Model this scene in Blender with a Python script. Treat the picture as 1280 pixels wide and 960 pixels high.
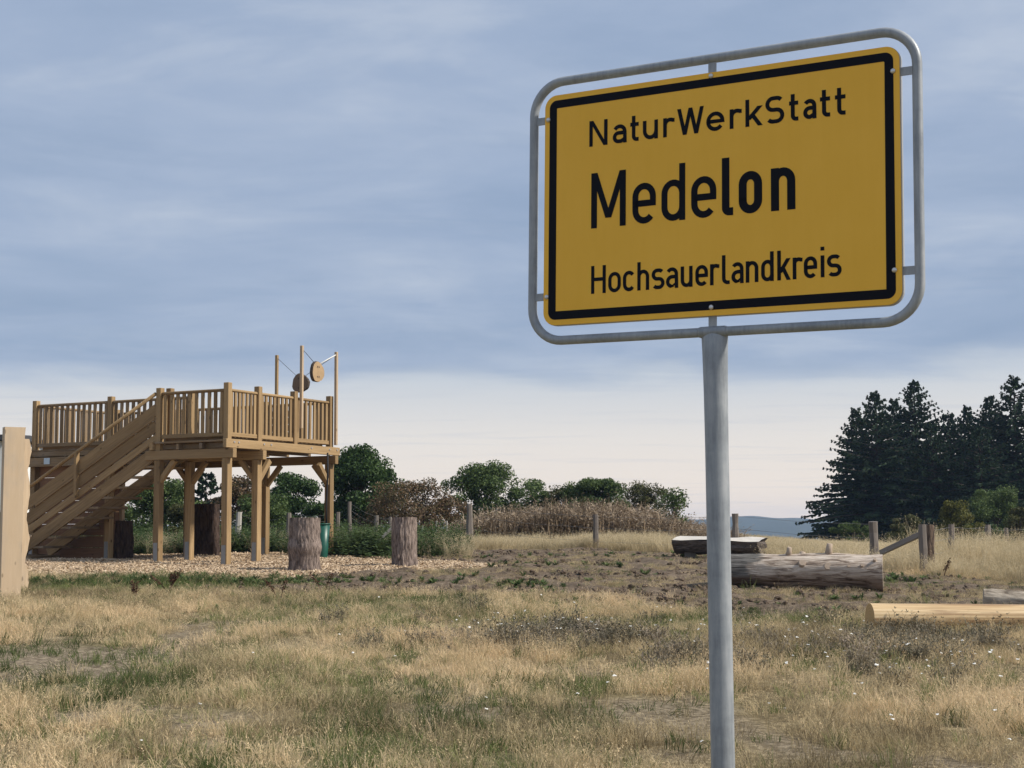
import bpy, bmesh, math, random
import numpy as np
from mathutils import Vector, Matrix, Quaternion

SC = bpy.context.scene
COL = SC.collection
for o in list(bpy.data.objects):
    bpy.data.objects.remove(o)
random.seed(7)
rng = np.random.default_rng(11)

# ------------------------------------------------------------------ camera
F_PX, PITCH, ROLL, EYE = 1855.0, 0.0972, -0.0059, 1.60
cp, sp, cr, sr = math.cos(PITCH), math.sin(PITCH), math.cos(ROLL), math.sin(ROLL)
_F = Vector((0, cp, sp)); _U = Vector((0, -sp, cp)); _R = Vector((1, 0, 0))
CR = cr*_R + sr*_U; CU = -sr*_R + cr*_U; CF = _F
cam = bpy.data.cameras.new('camera')
cam.sensor_width = 36.0; cam.lens = 36.0*F_PX/1280.0
cam.clip_start = 0.05; cam.clip_end = 40000
cam_o = bpy.data.objects.new('camera', cam); COL.objects.link(cam_o)
M = Matrix.Identity(4)
for i in range(3):
    M[i][0] = CR[i]; M[i][1] = CU[i]; M[i][2] = -CF[i]
M.translation = Vector((0, 0, EYE))
cam_o.matrix_world = M
SC.camera = cam_o


def at(px, py, D):
    """World point on the plane y = D that the photograph shows at (px, py)."""
    d = CR*((px-640)/F_PX) - CU*((py-480)/F_PX) + CF
    return Vector((0, 0, EYE)) + d*(D/d.y)


# ------------------------------------------------------------------ light
SUN_AZ = Vector((0.97, -0.20, 0)).normalized()
SUN_EL = math.radians(41)
w = bpy.data.worlds.new('World'); SC.world = w; w.use_nodes = True
nt = w.node_tree; nt.nodes.clear()


class NB:
    """Tiny node-tree writer."""
    def __init__(s, t): s.t = t
    def n(s, kind, props=None, **ins):
        nd = s.t.nodes.new(kind)
        for k, v in (props or {}).items(): setattr(nd, k, v)
        for k, v in ins.items():
            key = int(k[1:]) if k[0] == 'i' and k[1:].isdigit() else k.replace('_', ' ')
            s.put(nd.inputs[key], v)
        return nd
    def put(s, sock, v):
        if isinstance(v, bpy.types.NodeSocket): s.t.links.new(v, sock)
        elif isinstance(v, bpy.types.Node): s.t.links.new(v.outputs[0], sock)
        else:
            if sock.type == 'RGBA' and len(v) == 3: v = (*v, 1)
            sock.default_value = v
    def m(s, op, a, b=0.0, c=0.0, clamp=False):
        return s.n('ShaderNodeMath', {'operation': op, 'use_clamp': clamp}, i0=a, i1=b, i2=c).outputs[0]
    def mix(s, f, a, b, blend='MIX'):
        nd = s.t.nodes.new('ShaderNodeMix'); nd.data_type = 'RGBA'; nd.blend_type = blend
        s.put(nd.inputs[0], f); s.put(nd.inputs[6], a); s.put(nd.inputs[7], b)
        return nd.outputs[2]
    def ramp(s, fac, stops, interp='LINEAR'):
        nd = s.t.nodes.new('ShaderNodeValToRGB'); cr_ = nd.color_ramp; cr_.interpolation = interp
        while len(cr_.elements) > 1: cr_.elements.remove(cr_.elements[-1])
        for i, (p, c) in enumerate(stops):
            e = cr_.elements[0] if i == 0 else cr_.elements.new(p)
            e.position = p
            c = (c, c, c) if isinstance(c, (int, float)) else c
            e.color = (*c, 1)
        s.put(nd.inputs[0], fac)
        return nd.outputs[0]
    def noise(s, vec, scale, detail=4, rough=.55, dist=0.0):
        return s.n('ShaderNodeTexNoise', None, Vector=vec, Scale=scale, Detail=detail, Roughness=rough, Distortion=dist).outputs[0]
    def mapping(s, vec, scale=(1, 1, 1), loc=(0, 0, 0)):
        return s.n('ShaderNodeMapping', None, Vector=vec, Scale=scale, Location=loc).outputs[0]
    def smooth(s, x, a, b):
        nd = s.n('ShaderNodeMapRange', {'interpolation_type': 'SMOOTHSTEP'}, Value=x)
        nd.inputs[1].default_value = a; nd.inputs[2].default_value = b
        return nd.outputs[0]


b = NB(nt)
sky = b.n('ShaderNodeTexSky', {'sky_type': 'NISHITA', 'sun_disc': False, 'sun_elevation': SUN_EL,
          'sun_rotation': math.atan2(SUN_AZ.x, SUN_AZ.y), 'air_density': 1.2, 'dust_density': 2.0})
skyc = b.mix(1.0, sky.outputs[0], (.07, .07, .07), 'MULTIPLY')
tc = b.n('ShaderNodeTexCoord').outputs['Generated']
sep = b.n('ShaderNodeSeparateXYZ', None, Vector=tc)
dz = b.m('MAXIMUM', sep.outputs[2], 0.0)
inv = b.m('DIVIDE', 1.0, b.m('ADD', dz, .035))
pv = b.n('ShaderNodeCombineXYZ', None, X=b.m('MULTIPLY', sep.outputs[0], inv), Y=b.m('MULTIPLY', sep.outputs[1], inv), Z=0.0).outputs[0]
n1 = b.noise(b.mapping(pv, (.85, 1.0, 1), (3.1, 1.7, 0)), .95, 6, .58, .5)     # cloud body
n2 = b.noise(b.mapping(pv, (.42, 1.0, 1), (9.3, 4.2, 0)), 1.9, 7, .6, .6)     # streaks
n3 = b.noise(b.mapping(pv, (.25, .8, 1), (1.3, 8.2, 0)), .32, 3, .5, .2)      # broad light and dark
n4 = b.noise(b.mapping(tc, (4.6, 4.6, 17.0), (5.2, 1.4, 3.1)), 1.0, 7, .56, .35)   # cloud masses
# clear strip of sky under the edge of the cloud deck
low = b.ramp(dz, [(0.0, (1.06, .89, .76)), (.028, (1.0, .89, .79)), (.06, (.88, .835, .795)), (.10, (.64, .69, .76)), (.2, (.46, .56, .72))])
low = b.mix(b.m('MULTIPLY', b.smooth(n2, .5, .75), .30), low, (.55, .60, .70))
deck = b.ramp(n1, [(.30, (.33, .43, .605)), (.46, (.37, .465, .64)), (.58, (.415, .505, .67)), (.72, (.50, .58, .72))])
deck = b.mix(b.m('MULTIPLY', b.smooth(n2, .55, .78), .28), deck, (.60, .66, .77))
deck = b.mix(b.m('MULTIPLY', b.smooth(n4, .50, .72), .50), deck, (.60, .665, .775))
deck = b.mix(b.m('MULTIPLY', b.smooth(n4, .52, .34), .50), deck, (.285, .385, .56))
deck = b.mix(b.m('MULTIPLY', b.smooth(n3, .42, .68), .35), deck, (.50, .585, .735))
edge = b.m('ADD', dz, b.m('ADD', b.m('MULTIPLY', b.m('SUBTRACT', n3, .5), .035), b.m('MULTIPLY', b.m('SUBTRACT', n2, .5), .014)))
edge = b.m('ADD', edge, b.m('MULTIPLY', b.m('SUBTRACT', n4, .5), .055))
mask = b.smooth(edge, .088, .112)
cloud = b.mix(mask, low, deck)
full = b.mix(.88, skyc, cloud)
bg = b.n('ShaderNodeBackground', None, Color=full, Strength=1.0)
b.n('ShaderNodeOutputWorld', None, Surface=bg.outputs[0])

sl = bpy.data.lights.new('sun', 'SUN'); sl.energy = 5.0; sl.angle = math.radians(5); sl.color = (1.0, .93, .82)
so = bpy.data.objects.new('sun', sl); COL.objects.link(so)
sd = SUN_AZ*math.cos(SUN_EL) + Vector((0, 0, math.sin(SUN_EL)))
so.rotation_euler = (-sd).to_track_quat('-Z', 'Y').to_euler(); so.location = (30, -10, 40)

vs = SC.view_settings
vs.view_transform = 'Standard'; vs.look = 'None'; vs.gamma = 1; vs.exposure = 0.0; vs.use_curve_mapping = False
try: SC.cycles.volume_bounces = 1
except Exception: pass

# ------------------------------------------------------------------ helpers
WM = {}


def tag(o, label=None, cat=None, group=None, kind=None):
    if label: o['label'] = label
    if cat: o['category'] = cat
    if group: o['group'] = group
    if kind: o['kind'] = kind
    return o


def place(o, mw, parent=None):
    COL.objects.link(o)
    if parent is not None:
        o.parent = parent
        o.matrix_local = WM[parent.name].inverted() @ mw
    else:
        o.matrix_world = mw
    WM[o.name] = mw.copy()
    return o


def empty(name, loc, label, cat, group=None):
    o = bpy.data.objects.new(name, None)
    o.empty_display_size = .2
    place(o, Matrix.Translation(Vector(loc)))
    return tag(o, label, cat, group)


def np_mesh(name, verts, faces, mat=None, smooth=False):
    """verts (n,3); faces: list of index arrays, each (k,m)"""
    me = bpy.data.meshes.new(name)
    verts = np.asarray(verts, dtype=np.float32).reshape(-1, 3)
    if not isinstance(faces, list): faces = [faces]
    faces = [np.asarray(f, dtype=np.int32) for f in faces if len(f)]
    loops = np.concatenate([f.ravel() for f in faces])
    cnt = np.concatenate([np.full(len(f), f.shape[1], dtype=np.int32) for f in faces])
    st = np.concatenate([[0], np.cumsum(cnt)[:-1]]).astype(np.int32)
    me.vertices.add(len(verts)); me.vertices.foreach_set('co', verts.ravel())
    me.loops.add(len(loops)); me.loops.foreach_set('vertex_index', loops)
    me.polygons.add(len(cnt)); me.polygons.foreach_set('loop_start', st)
    me.update(calc_edges=True); me.validate()
    if smooth: me.polygons.foreach_set('use_smooth', np.ones(len(me.polygons), dtype=bool))
    if mat: me.materials.append(mat)
    return me


def bm_mesh(name, bm, mat=None, smooth=False):
    me = bpy.data.meshes.new(name); bm.to_mesh(me); bm.free()
    if smooth:
        for p in me.polygons: p.use_smooth = True
    if mat: me.materials.append(mat)
    return me


def add(name, me, parent=None, mw=None):
    return place(bpy.data.objects.new(name, me), mw if mw is not None else Matrix.Identity(4), parent)


_bc = {}


def box_mesh(wx, wy, L, mat, bev=.006, name='piece'):
    """Box with its length along local +z, starting at the origin."""
    k = (round(wx, 3), round(wy, 3), round(L, 3), mat.name, bev)
    if k in _bc: return _bc[k]
    bm = bmesh.new(); bmesh.ops.create_cube(bm, size=1)
    for v in bm.verts: v.co = Vector((v.co.x*wx, v.co.y*wy, (v.co.z+.5)*L))
    if bev: bmesh.ops.bevel(bm, geom=list(bm.edges), offset=min(bev, wx*.3, wy*.3), segments=1, affect='EDGES')
    _bc[k] = bm_mesh(name, bm, mat); return _bc[k]


def frame_mat(p0, d, side):
    z = d.normalized(); x = side - z*side.dot(z); x.normalize(); y = z.cross(x)
    m_ = Matrix.Identity(4)
    for i in range(3): m_[i][0] = x[i]; m_[i][1] = y[i]; m_[i][2] = z[i]; m_[i][3] = p0[i]
    return m_


def beam(name, p0, p1, wx, wy, mat, parent, side=None, bev=.006):
    p0 = Vector(p0); p1 = Vector(p1); d = p1-p0
    if side is None: side = Vector((1, 0, 0)) if abs(d.normalized().z) > .9 else Vector((0, 0, 1)).cross(d)
    return add(name, box_mesh(wx, wy, d.length, mat, bev, name), parent, frame_mat(p0, d, side))


def tube_arrays(pts, rads, seg=6, off=0, cap=True):
    pts = [Vector(p) for p in pts]; V = []; Fq = []
    n_ = len(pts); prev = None
    for i, p in enumerate(pts):
        t = (pts[min(i+1, n_-1)]-pts[max(i-1, 0)]).normalized()
        ref = prev if prev is not None else (Vector((1, 0, 0)) if abs(t.x) < .8 else Vector((0, 1, 0)))
        x = ref - t*ref.dot(t); x.normalize(); y = t.cross(x); prev = x
        for k in range(seg):
            a = 2*math.pi*k/seg
            V.append(p + (x*math.cos(a)+y*math.sin(a))*rads[i])
    for i in range(n_-1):
        for k in range(seg):
            k2 = (k+1) % seg
            Fq.append((off+i*seg+k, off+i*seg+k2, off+(i+1)*seg+k2, off+(i+1)*seg+k))
    return [tuple(v) for v in V], Fq


def tube_mesh(name, pts, rads, mat, seg=10, closed=False, smooth=True):
    V, Fq = tube_arrays(pts, rads, seg)
    n_ = len(pts); me = bpy.data.meshes.new(name); faces = list(Fq)
    if closed:
        for k in range(seg): faces.append(((n_-1)*seg+k, (n_-1)*seg+(k+1) % seg, (k+1) % seg, k))
    else:
        faces.append(tuple(range(seg-1, -1, -1))); faces.append(tuple((n_-1)*seg+k for k in range(seg)))
    me.from_pydata(V, [], faces); me.update()
    if smooth:
        for p in me.polygons: p.use_smooth = len(p.vertices) == 4
    me.materials.append(mat); return me


# value noise in numpy
_perm = rng.random((256, 256))


def vnoise(x, y, s):
    x = np.asarray(x, float)*s+1000.3; y = np.asarray(y, float)*s+1000.7
    xi = np.floor(x).astype(int); yi = np.floor(y).astype(int); fx = x-xi; fy = y-yi
    fx = fx*fx*(3-2*fx); fy = fy*fy*(3-2*fy)
    g = lambda a, c: _perm[a % 256, c % 256]
    return (g(xi, yi)*(1-fx)+g(xi+1, yi)*fx)*(1-fy)+(g(xi, yi+1)*(1-fx)+g(xi+1, yi+1)*fx)*fy


def fbm(x, y, s, o=4):
    r = 0; a = .5; t = 0
    for i in range(o):
        r = r+a*vnoise(x+17*i, y-9*i, s*2**i); t += a; a *= .5
    return r/t


# ------------------------------------------------------------------ materials
def mat_new(name):
    m_ = bpy.data.materials.new(name); m_.use_nodes = True
    m_.node_tree.nodes.clear(); return m_, NB(m_.node_tree)


def finish(nb, col, rough=.8, bump=None, bstr=.3, bdist=.01, metal=0., spec=.3, transl=0., coat=0.):
    p = nb.n('ShaderNodeBsdfPrincipled')
    nb.put(p.inputs['Base Color'], col); nb.put(p.inputs['Roughness'], rough)
    nb.put(p.inputs['Metallic'], metal); nb.put(p.inputs['Specular IOR Level'], spec); nb.put(p.inputs['Coat Weight'], coat)
    if bump is not None:
        bn = nb.n('ShaderNodeBump', None, Strength=bstr, Distance=bdist, Height=bump); nb.put(p.inputs['Normal'], bn.outputs[0])
    sh = p.outputs[0]
    if transl:
        tr = nb.n('ShaderNodeBsdfTranslucent'); nb.put(tr.inputs[0], col)
        sh = nb.n('ShaderNodeMixShader', None, i0=transl, i1=sh, i2=tr.outputs[0]).outputs[0]
    nb.n('ShaderNodeOutputMaterial', None, Surface=sh)


def wood(name, dark, light, grain=22., rough=.75, knots=True, grey=0.0):
    m_, nb = mat_new(name)
    oc = nb.n('ShaderNodeTexCoord').outputs['Object']
    ran = nb.n('ShaderNodeObjectInfo').outputs['Random']
    off = nb.n('ShaderNodeVectorMath', {'operation': 'ADD'}, i0=oc, i1=nb.n('ShaderNodeCombineXYZ', None, X=nb.m('MULTIPLY', ran, 37.), Y=nb.m('MULTIPLY', ran, 11.), Z=nb.m('MULTIPLY', ran, 23.)).outputs[0]).outputs[0]
    g = nb.noise(nb.mapping(off, (grain, grain, .8)), 2.0, 5, .6, .4)
    g2 = nb.noise(nb.mapping(off, (4, 4, .5)), 1.0, 3, .5)
    f = nb.m('ADD', nb.m('MULTIPLY', g, .6), nb.m('MULTIPLY', g2, .4))
    c = nb.ramp(f, [(.36, dark), (.5, tuple((a+q)/2 for a, q in zip(dark, light))), (.62, light)])
    c = nb.mix(nb.m('MULTIPLY', ran, .62), c, tuple(x*.72 for x in dark))
    ran2 = nb.m('FRACT', nb.m('MULTIPLY', ran, 7.31))
    c = nb.mix(nb.m('MULTIPLY', ran2, .30), c, tuple(min(1, x*1.12) for x in light))
    if knots:
        vor = nb.n('ShaderNodeTexVoronoi', None, Vector=nb.mapping(off, (5, 5, 2.2)), Scale=1.3).outputs[0]
        c = nb.mix(nb.m('MULTIPLY', nb.smooth(vor, .14, .06), .75), c, tuple(x*.4 for x in dark))
    if grey:
        gn = nb.noise(nb.mapping(off, (2, 2, 1)), 1.6, 4, .6)
        c = nb.mix(nb.m('MULTIPLY', nb.smooth(gn, .45, .7), grey), c, (.33, .30, .27))
    finish(nb, c, rough, g, .25, .004)
    return m_


def leafmat(name, stops, rough=.6, transl=.3, nscale=.9, spec=.25):
    m_, nb = mat_new(name)
    ge = nb.n('ShaderNodeNewGeometry')
    oc = nb.n('ShaderNodeTexCoord').outputs['Object']
    n_ = nb.noise(oc, nscale, 3, .5)
    f = nb.m('ADD', nb.m('MULTIPLY', ge.outputs['Random Per Island'], .55), nb.m('MULTIPLY', n_, .45))
    finish(nb, nb.ramp(f, stops), rough, spec=spec, transl=transl); return m_


def flat(name, col, rough=.7, metal=0., spec=.3, var=.15, scale=6., coat=0., bump=0.):
    m_, nb = mat_new(name)
    oc = nb.n('ShaderNodeTexCoord').outputs['Object']
    n_ = nb.noise(oc, scale, 5, .6)
    c = nb.mix(n_, tuple(x*(1-var) for x in col), tuple(min(1, x*(1+var)) for x in col))
    finish(nb, c, rough, n_ if bump else None, bump, .01, metal, spec, 0, coat); return m_


def grassmat(name, stops, transl=.35):
    m_, nb = mat_new(name)
    at_ = nb.n('ShaderNodeAttribute', {'attribute_type': 'INSTANCER', 'attribute_name': 'tint'})
    ge = nb.n('ShaderNodeNewGeometry')
    f = nb.m('ADD', nb.m('MULTIPLY', at_.outputs['Fac'], .7), nb.m('MULTIPLY', ge.outputs['Random Per Island'], .3))
    finish(nb, nb.ramp(f, stops), .7, spec=.15, transl=transl); return m_


def bark(name, dark, light, vert=True, sc=14., bstr=.9):
    m_, nb = mat_new(name)
    oc = nb.n('ShaderNodeTexCoord').outputs['Object']
    mp = nb.mapping(oc, (1, 1, .28) if vert else (1, 1, 1))
    n_ = nb.noise(mp, sc, 6, .65, .8)
    v = nb.n('ShaderNodeTexVoronoi', {'feature': 'DISTANCE_TO_EDGE'}, Vector=nb.mapping(mp, (1, 1, 1)), Scale=sc*.8).outputs[0]
    nr_ = nb.noise(nb.mapping(mp, (1, 1, .8)), sc*2.6, 5, .7, .4)
    h = nb.m('ADD', nb.m('ADD', nb.m('MULTIPLY', n_, .5), nb.m('MULTIPLY', nr_, .44)), nb.m('MULTIPLY', nb.smooth(v, 0, .2), .06))
    c = nb.ramp(h, [(.38, tuple(x*.7 for x in dark)), (.49, tuple((a+q)/2 for a, q in zip(dark, light))), (.60, light)])
    finish(nb, c, .9, h, bstr, .06); return m_


def endgrain(name, dark, light, rings=60.):
    m_, nb = mat_new(name)
    oc = nb.n('ShaderNodeTexCoord').outputs['Object']
    sp_ = nb.n('ShaderNodeSeparateXYZ', None, Vector=oc)
    r2 = nb.m('SQRT', nb.m('ADD', nb.m('MULTIPLY', sp_.outputs[0], sp_.outputs[0]), nb.m('MULTIPLY', sp_.outputs[1], sp_.outputs[1])))
    n_ = nb.noise(oc, 9., 4, .6)
    r = nb.m('SINE', nb.m('ADD', nb.m('MULTIPLY', r2, rings*3.), nb.m('MULTIPLY', n_, 5.)))
    c = nb.mix(nb.m('ADD', nb.m('MULTIPLY', r, .25), nb.m('MULTIPLY', n_, .6)), dark, light)
    finish(nb, c, .85, n_, .3, .01); return m_


TIMBER = wood('larch_timber', (.185, .115, .052), (.42, .29, .15))
TIMBER_D = wood('weathered_timber', (.15, .10, .052), (.31, .215, .12), grey=.25)
REDWOOD = wood('red_brown_cladding', (.175, .092, .05), (.31, .175, .10))
PALE = wood('fresh_sawn_wood', (.42, .30, .185), (.60, .46, .31), grain=14, grey=.25)
GREYWOOD = wood('grey_weathered_wood', (.13, .115, .10), (.27, .245, .22))
STEEL = flat('galvanised_shoe', (.24, .25, .26), .45, .6, .5, .2, 20)

# ------------------------------------------------------------------ terrain
CP = [(-6, 0, 0), (0, 0, 0), (6, 0, 0), (-6, 10, .02), (0, 10, 0), (6, 10, 0), (-9, 14, .13), (0, 14, .12), (8, 14, .1),
      (6, 18, .28), (0, 18, .31), (-7, 18, .34), (11, 18, .2),
      (5, 24, .60), (0, 24, .64), (-7, 24, .67), (-13, 24, .7), (10, 24, .5),
      (-5.8, 30, .88), (0, 30, .87), (5, 30, .80), (8, 30, .68), (12, 29, .60), (-12, 31, .92),
      (-4.1, 33.3, .96), (0, 34, .96), (5, 34, .95), (-10.8, 33.7, .95), (10, 35, .80),
      (-1.2, 42, 1.04), (-10, 42, 1.02), (-20, 42, 1.0), (5, 42, 1.05), (11, 42, .80), (17, 42, .62),
      (0, 60, 1.15), (-15, 60, 1.1), (5.5, 60, 1.3), (9.2, 60, 1.27), (10.7, 60, 1.13), (12, 60, .95), (13.6, 60, .78), (22, 60, .7),
      (0, 85, .8), (14, 85, .5), (30, 85, .4), (-20, 85, .8), (-35, 30, .9), (35, 30, .5), (-35, 5, .1), (35, 5, 0), (-35, 60, 1.0), (38, 60, .7)]
_c = np.array(CP, float)


def _phi(r2): return .5*r2*np.log(r2+1e-9)


_n = len(_c)
_K = _phi((_c[:, None, 0]-_c[None, :, 0])**2+(_c[:, None, 1]-_c[None, :, 1])**2)+np.eye(_n)*2.0
_Pm = np.hstack([np.ones((_n, 1)), _c[:, :2]])
_A = np.block([[_K, _Pm], [_Pm.T, np.zeros((3, 3))]])
_W = np.linalg.solve(_A, np.concatenate([_c[:, 2], np.zeros(3)]))


def gz(x, y):
    x = np.atleast_1d(np.asarray(x, float)); y = np.atleast_1d(np.asarray(y, float))
    xc = np.clip(x, -38, 38); yc = np.clip(y, 0, 88)
    out = np.empty(len(x))
    for i in range(0, len(x), 20000):
        s_ = slice(i, i+20000)
        r2 = (xc[s_, None]-_c[None, :, 0])**2+(yc[s_, None]-_c[None, :, 1])**2
        out[s_] = _phi(r2)@_W[:_n]+_W[_n]+_W[_n+1]*xc[s_]+_W[_n+2]*yc[s_]
    far = np.clip((y-95)/700, 0, 1); far = far*far*(3-2*far)
    out -= 9*far
    near = np.clip((60-y)/20, 0, 1)*np.clip((40-np.abs(x))/10, 0, 1)
    out += near*((fbm(x, y, .55, 3)-.5)*.10+(fbm(x+50, y, 2.1, 2)-.5)*.035)
    return out


def G(x, y): return float(gz([x], [y])[0])


def ground_at(px, D):
    """Ground point seen in column px at distance D."""
    p = at(px, 661, D); return Vector((p.x, D, G(p.x, D)))


def sstep(a, c, x):
    t = np.clip((x-a)/(c-a), 0, 1); return t*t*(3-2*t)


def chipmask(x, y):
    wob = (fbm(x, y, .7, 3)-.5)*1.5
    # bed outline: a tongue pointing right past the stumps
    front = 26.7+np.clip((x+4.5)/4.2, 0, 1)**1.5*2.6
    back = 36.5-np.clip((x+4.5)/4.2, 0, 1)*6.6
    d = np.minimum(np.minimum(y-front, back-y), (-.25-x)*.8)
    return sstep(-.15, .25, d+wob*.45)


def strawedge(x): return np.interp(x, [-3, 0, 2.2, 5, 7.6, 9, 14], [37, 39, 38, 33, 27.8, 26.5, 25])


def soilmask(x, y):
    wob = (fbm(x+9, y, .45, 4)-.5)*5
    fr = 22.8-np.clip((x+.5)/3.4, 0, 1)*2.7
    bk = strawedge(x)
    d = np.minimum(np.minimum((y-fr)*1.0, bk-y), (x+5.0))
    return sstep(-.7, 1.0, d+wob*.55)


def greenmask(x, y):
    g = fbm(x+31, y*1.25, .42, 4)
    g = sstep(.46, .66, g)
    patch = np.exp(-(((x+4.2)/2.0)**2+((y-15.0)/2.6)**2))      # worn green-grey patch
    strip = np.exp(-((y-(25.4+.1*x))/1.0)**2)*sstep(-.8, -4.5, x)    # strip in front of the chips
    return np.clip(g*.55+patch*.8+strip*.95, 0, 1)


def baremask(x, y):
    p1 = np.exp(-(((x+4.8)/1.5)**2+((y-15.6)/1.9)**2))
    p2 = np.exp(-(((x+3.1)/1.0)**2+((y-12.3)/.8)**2))
    p3 = np.exp(-(((x+1.9)/1.0)**2+((y-17.0)/.8)**2))*.7
    sp_ = sstep(.60, .72, fbm(x+7, y+77, .55, 3))*.8
    return np.clip(np.maximum(np.maximum(np.maximum(p1, p2), p3)*1.5*sstep(.34, .55, fbm(x, y+77, 1.4, 3)), sp_), 0, 1)


def heathmask(x, y):
    a = np.exp(-(((x-.1)/1.1)**2+((y-18.3)/1.3)**2)); c = np.exp(-(((x-1.3)/1.2)**2+((y-17.2)/1.3)**2))
    d = np.exp(-(((x-5.0)/2.2)**2+((y-17.0)/2.0)**2))*.22
    return np.clip(np.maximum(np.maximum(a, c), d), 0, 1)


GROUND, nb = mat_new('meadow_ground')
va = nb.n('ShaderNodeAttribute', {'attribute_name': 'zones'})
sepz = nb.n('ShaderNodeSeparateColor', None, Color=va.outputs['Color'])
oc = nb.n('ShaderNodeTexCoord').outputs['Object']
na = nb.noise(oc, 3.0, 6, .65); nb2 = nb.noise(oc, 14., 6, .7); nc = nb.noise(oc, .25, 4, .6); nd_ = nb.noise(nb.mapping(oc, (45, 45, 45)), 1., 4, .7)
straw = nb.ramp(nb.m('ADD', nb.m('MULTIPLY', na, .4), nb.m('MULTIPLY', nb2, .6)), [(.34, (.065, .05, .03)), (.5, (.20, .155, .085)), (.64, (.42, .335, .20))])
soil = nb.ramp(nb.m('ADD', nb.m('MULTIPLY', nb2, .6), nb.m('MULTIPLY', na, .4)), [(.34, (.035, .026, .018)), (.46, (.11, .082, .058)), (.57, (.19, .146, .104)), (.70, (.35, .28, .20))])
grn = nb.ramp(nb2, [(.3, (.055, .065, .025)), (.7, (.17, .185, .08))])
bare = nb.ramp(nb2, [(.36, (.10, .078, .052)), (.5, (.22, .175, .12)), (.64, (.37, .305, .215))])
c = nb.mix(sepz.outputs[1], straw, grn)
c = nb.mix(sepz.outputs[2], c, bare)
c = nb.mix(sepz.outputs[0], c, soil)
farc = nb.ramp(nc, [(.35, (.33, .26, .13)), (.65, (.42, .33, .17))])
gpos = nb.n('ShaderNodeNewGeometry').outputs['Position']
gy = nb.n('ShaderNodeSeparateXYZ', None, Vector=gpos).outputs[1]
c = nb.mix(nb.smooth(gy, 60, 130), c, farc)
hts = nb.m('ADD', nb.m('MULTIPLY', nb2, .6), nb.m('MULTIPLY', nd_, .4))
finish(nb, c, .95, hts, .8, .05, spec=.1)


def axis(lo, hi, fine_lo, fine_hi, step, grow=1.22):
    a = list(np.arange(fine_lo, fine_hi+1e-6, step)); s_ = step
    while a[-1] < hi: s_ *= grow; a.append(a[-1]+s_)
    s_ = step
    while a[0] > lo: s_ *= grow; a.insert(0, a[0]-s_)
    return np.array(a)


def grid_mesh(name, X, Y, mat, zoff=0.):
    gx, gy_ = np.meshgrid(X, Y); x = gx.ravel(); y = gy_.ravel()
    z = gz(x, y)+zoff
    nx, ny = len(X), len(Y)
    i = np.arange((nx-1)*(ny-1)); r = i//(nx-1); cc = i % (nx-1); q = r*nx+cc
    return np_mesh(name, np.stack([x, y, z], 1), np.stack([q, q+1, q+nx+1, q+nx], 1), mat, True), x, y, z


X = axis(-1900, 1900, -18, 18, .16); Y = axis(-250, 1750, 2, 46, .16)
gme, gx_, gy_, gzz = grid_mesh('ground', X, Y, GROUND)
sm = soilmask(gx_, gy_)
# clods and tussocks in the bare soil
co = np.stack([gx_, gy_, gzz+sm*((fbm(gx_, gy_, 2.7, 2)-.5)*.20)], 1).astype(np.float32)
gme.vertices.foreach_set('co', co.ravel())
ca = gme.color_attributes.new('zones', 'FLOAT_COLOR', 'POINT')
near_ = (gy_ < 60)
ca.data.foreach_set('color', np.stack([sm*near_, greenmask(gx_, gy_)*near_*(1-chipmask(gx_, gy_)), baremask(gx_, gy_)*near_, np.ones(len(gx_))], 1).astype(np.float32).ravel())
tag(add('ground', gme), 'dry hilltop meadow with straw, green and bare brown soil', kind='structure')

# distant ridge of hills
hx = np.linspace(-1500, 1500, 500)
V = []; Q = []
prof = 9.4+1.5*np.sin(hx/105+.6)+1.3*np.sin(hx/43+2)+1.0*np.sin(hx/17)+.5*np.sin(hx/9+1)+1.0*np.sin(hx/300)+.35*np.sin(hx/6.3)
rows = [(1150, -12, 0), (1270, 0, .45), (1400, 0, .85), (1500, 0, 1.), (1750, -14, 0)]
for (yy, base, k) in rows:
    V.append(np.stack([hx, np.full_like(hx, yy)+25*np.sin(hx/90), -9+(prof+9)*k if k else np.full_like(hx, base)], 1))
nx = len(hx)
for r in range(len(rows)-1):
    q = r*nx+np.arange(nx-1); Q.append(np.stack([q, q+1, q+nx+1, q+nx], 1))
hm = flat('forested_hill', (.05, .065, .065), .9, var=.4, scale=.01)
tag(add('hills', np_mesh('hills', np.concatenate(V), np.concatenate(Q), hm, True)), 'low blue wooded hills on the horizon', kind='structure')

# ------------------------------------------------------------------ wood chip bed
CHIPG, nb = mat_new('wood_chip_bed')
oc = nb.n('ShaderNodeTexCoord').outputs['Object']
vo = nb.n('ShaderNodeTexVoronoi', None, Vector=nb.mapping(oc, (1, 1, .3)), Scale=34.)
n_ = nb.noise(oc, 40., 4, .6); n5 = nb.noise(oc, 1.2, 4, .6)
c = nb.ramp(nb.n('ShaderNodeSeparateColor', None, Color=vo.outputs['Color']).outputs[0], [(.05, (.16, .10, .06)), (.4, (.36, .25, .155)), (.8, (.52, .40, .27))])
c = nb.mix(nb.m('MULTIPLY', nb.smooth(n5, .45, .7), .35), c, (.22, .17, .12))
finish(nb, c, .9, nb.m('ADD', vo.outputs[0], n_), .8, .03, spec=.1)
cx = np.arange(-16, .6, .2); cy = np.arange(25.5, 37.6, .2)
gxx, gyy = np.meshgrid(cx, cy); x = gxx.ravel(); y = gyy.ravel(); cm = chipmask(x, y)
zc = gz(x, y)+(-.09+.13*cm)+cm*(fbm(x, y, 3., 2)-.5)*.05
nx, ny = len(cx), len(cy); i = np.arange((nx-1)*(ny-1)); q = (i//(nx-1))*nx+i % (nx-1)
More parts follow.
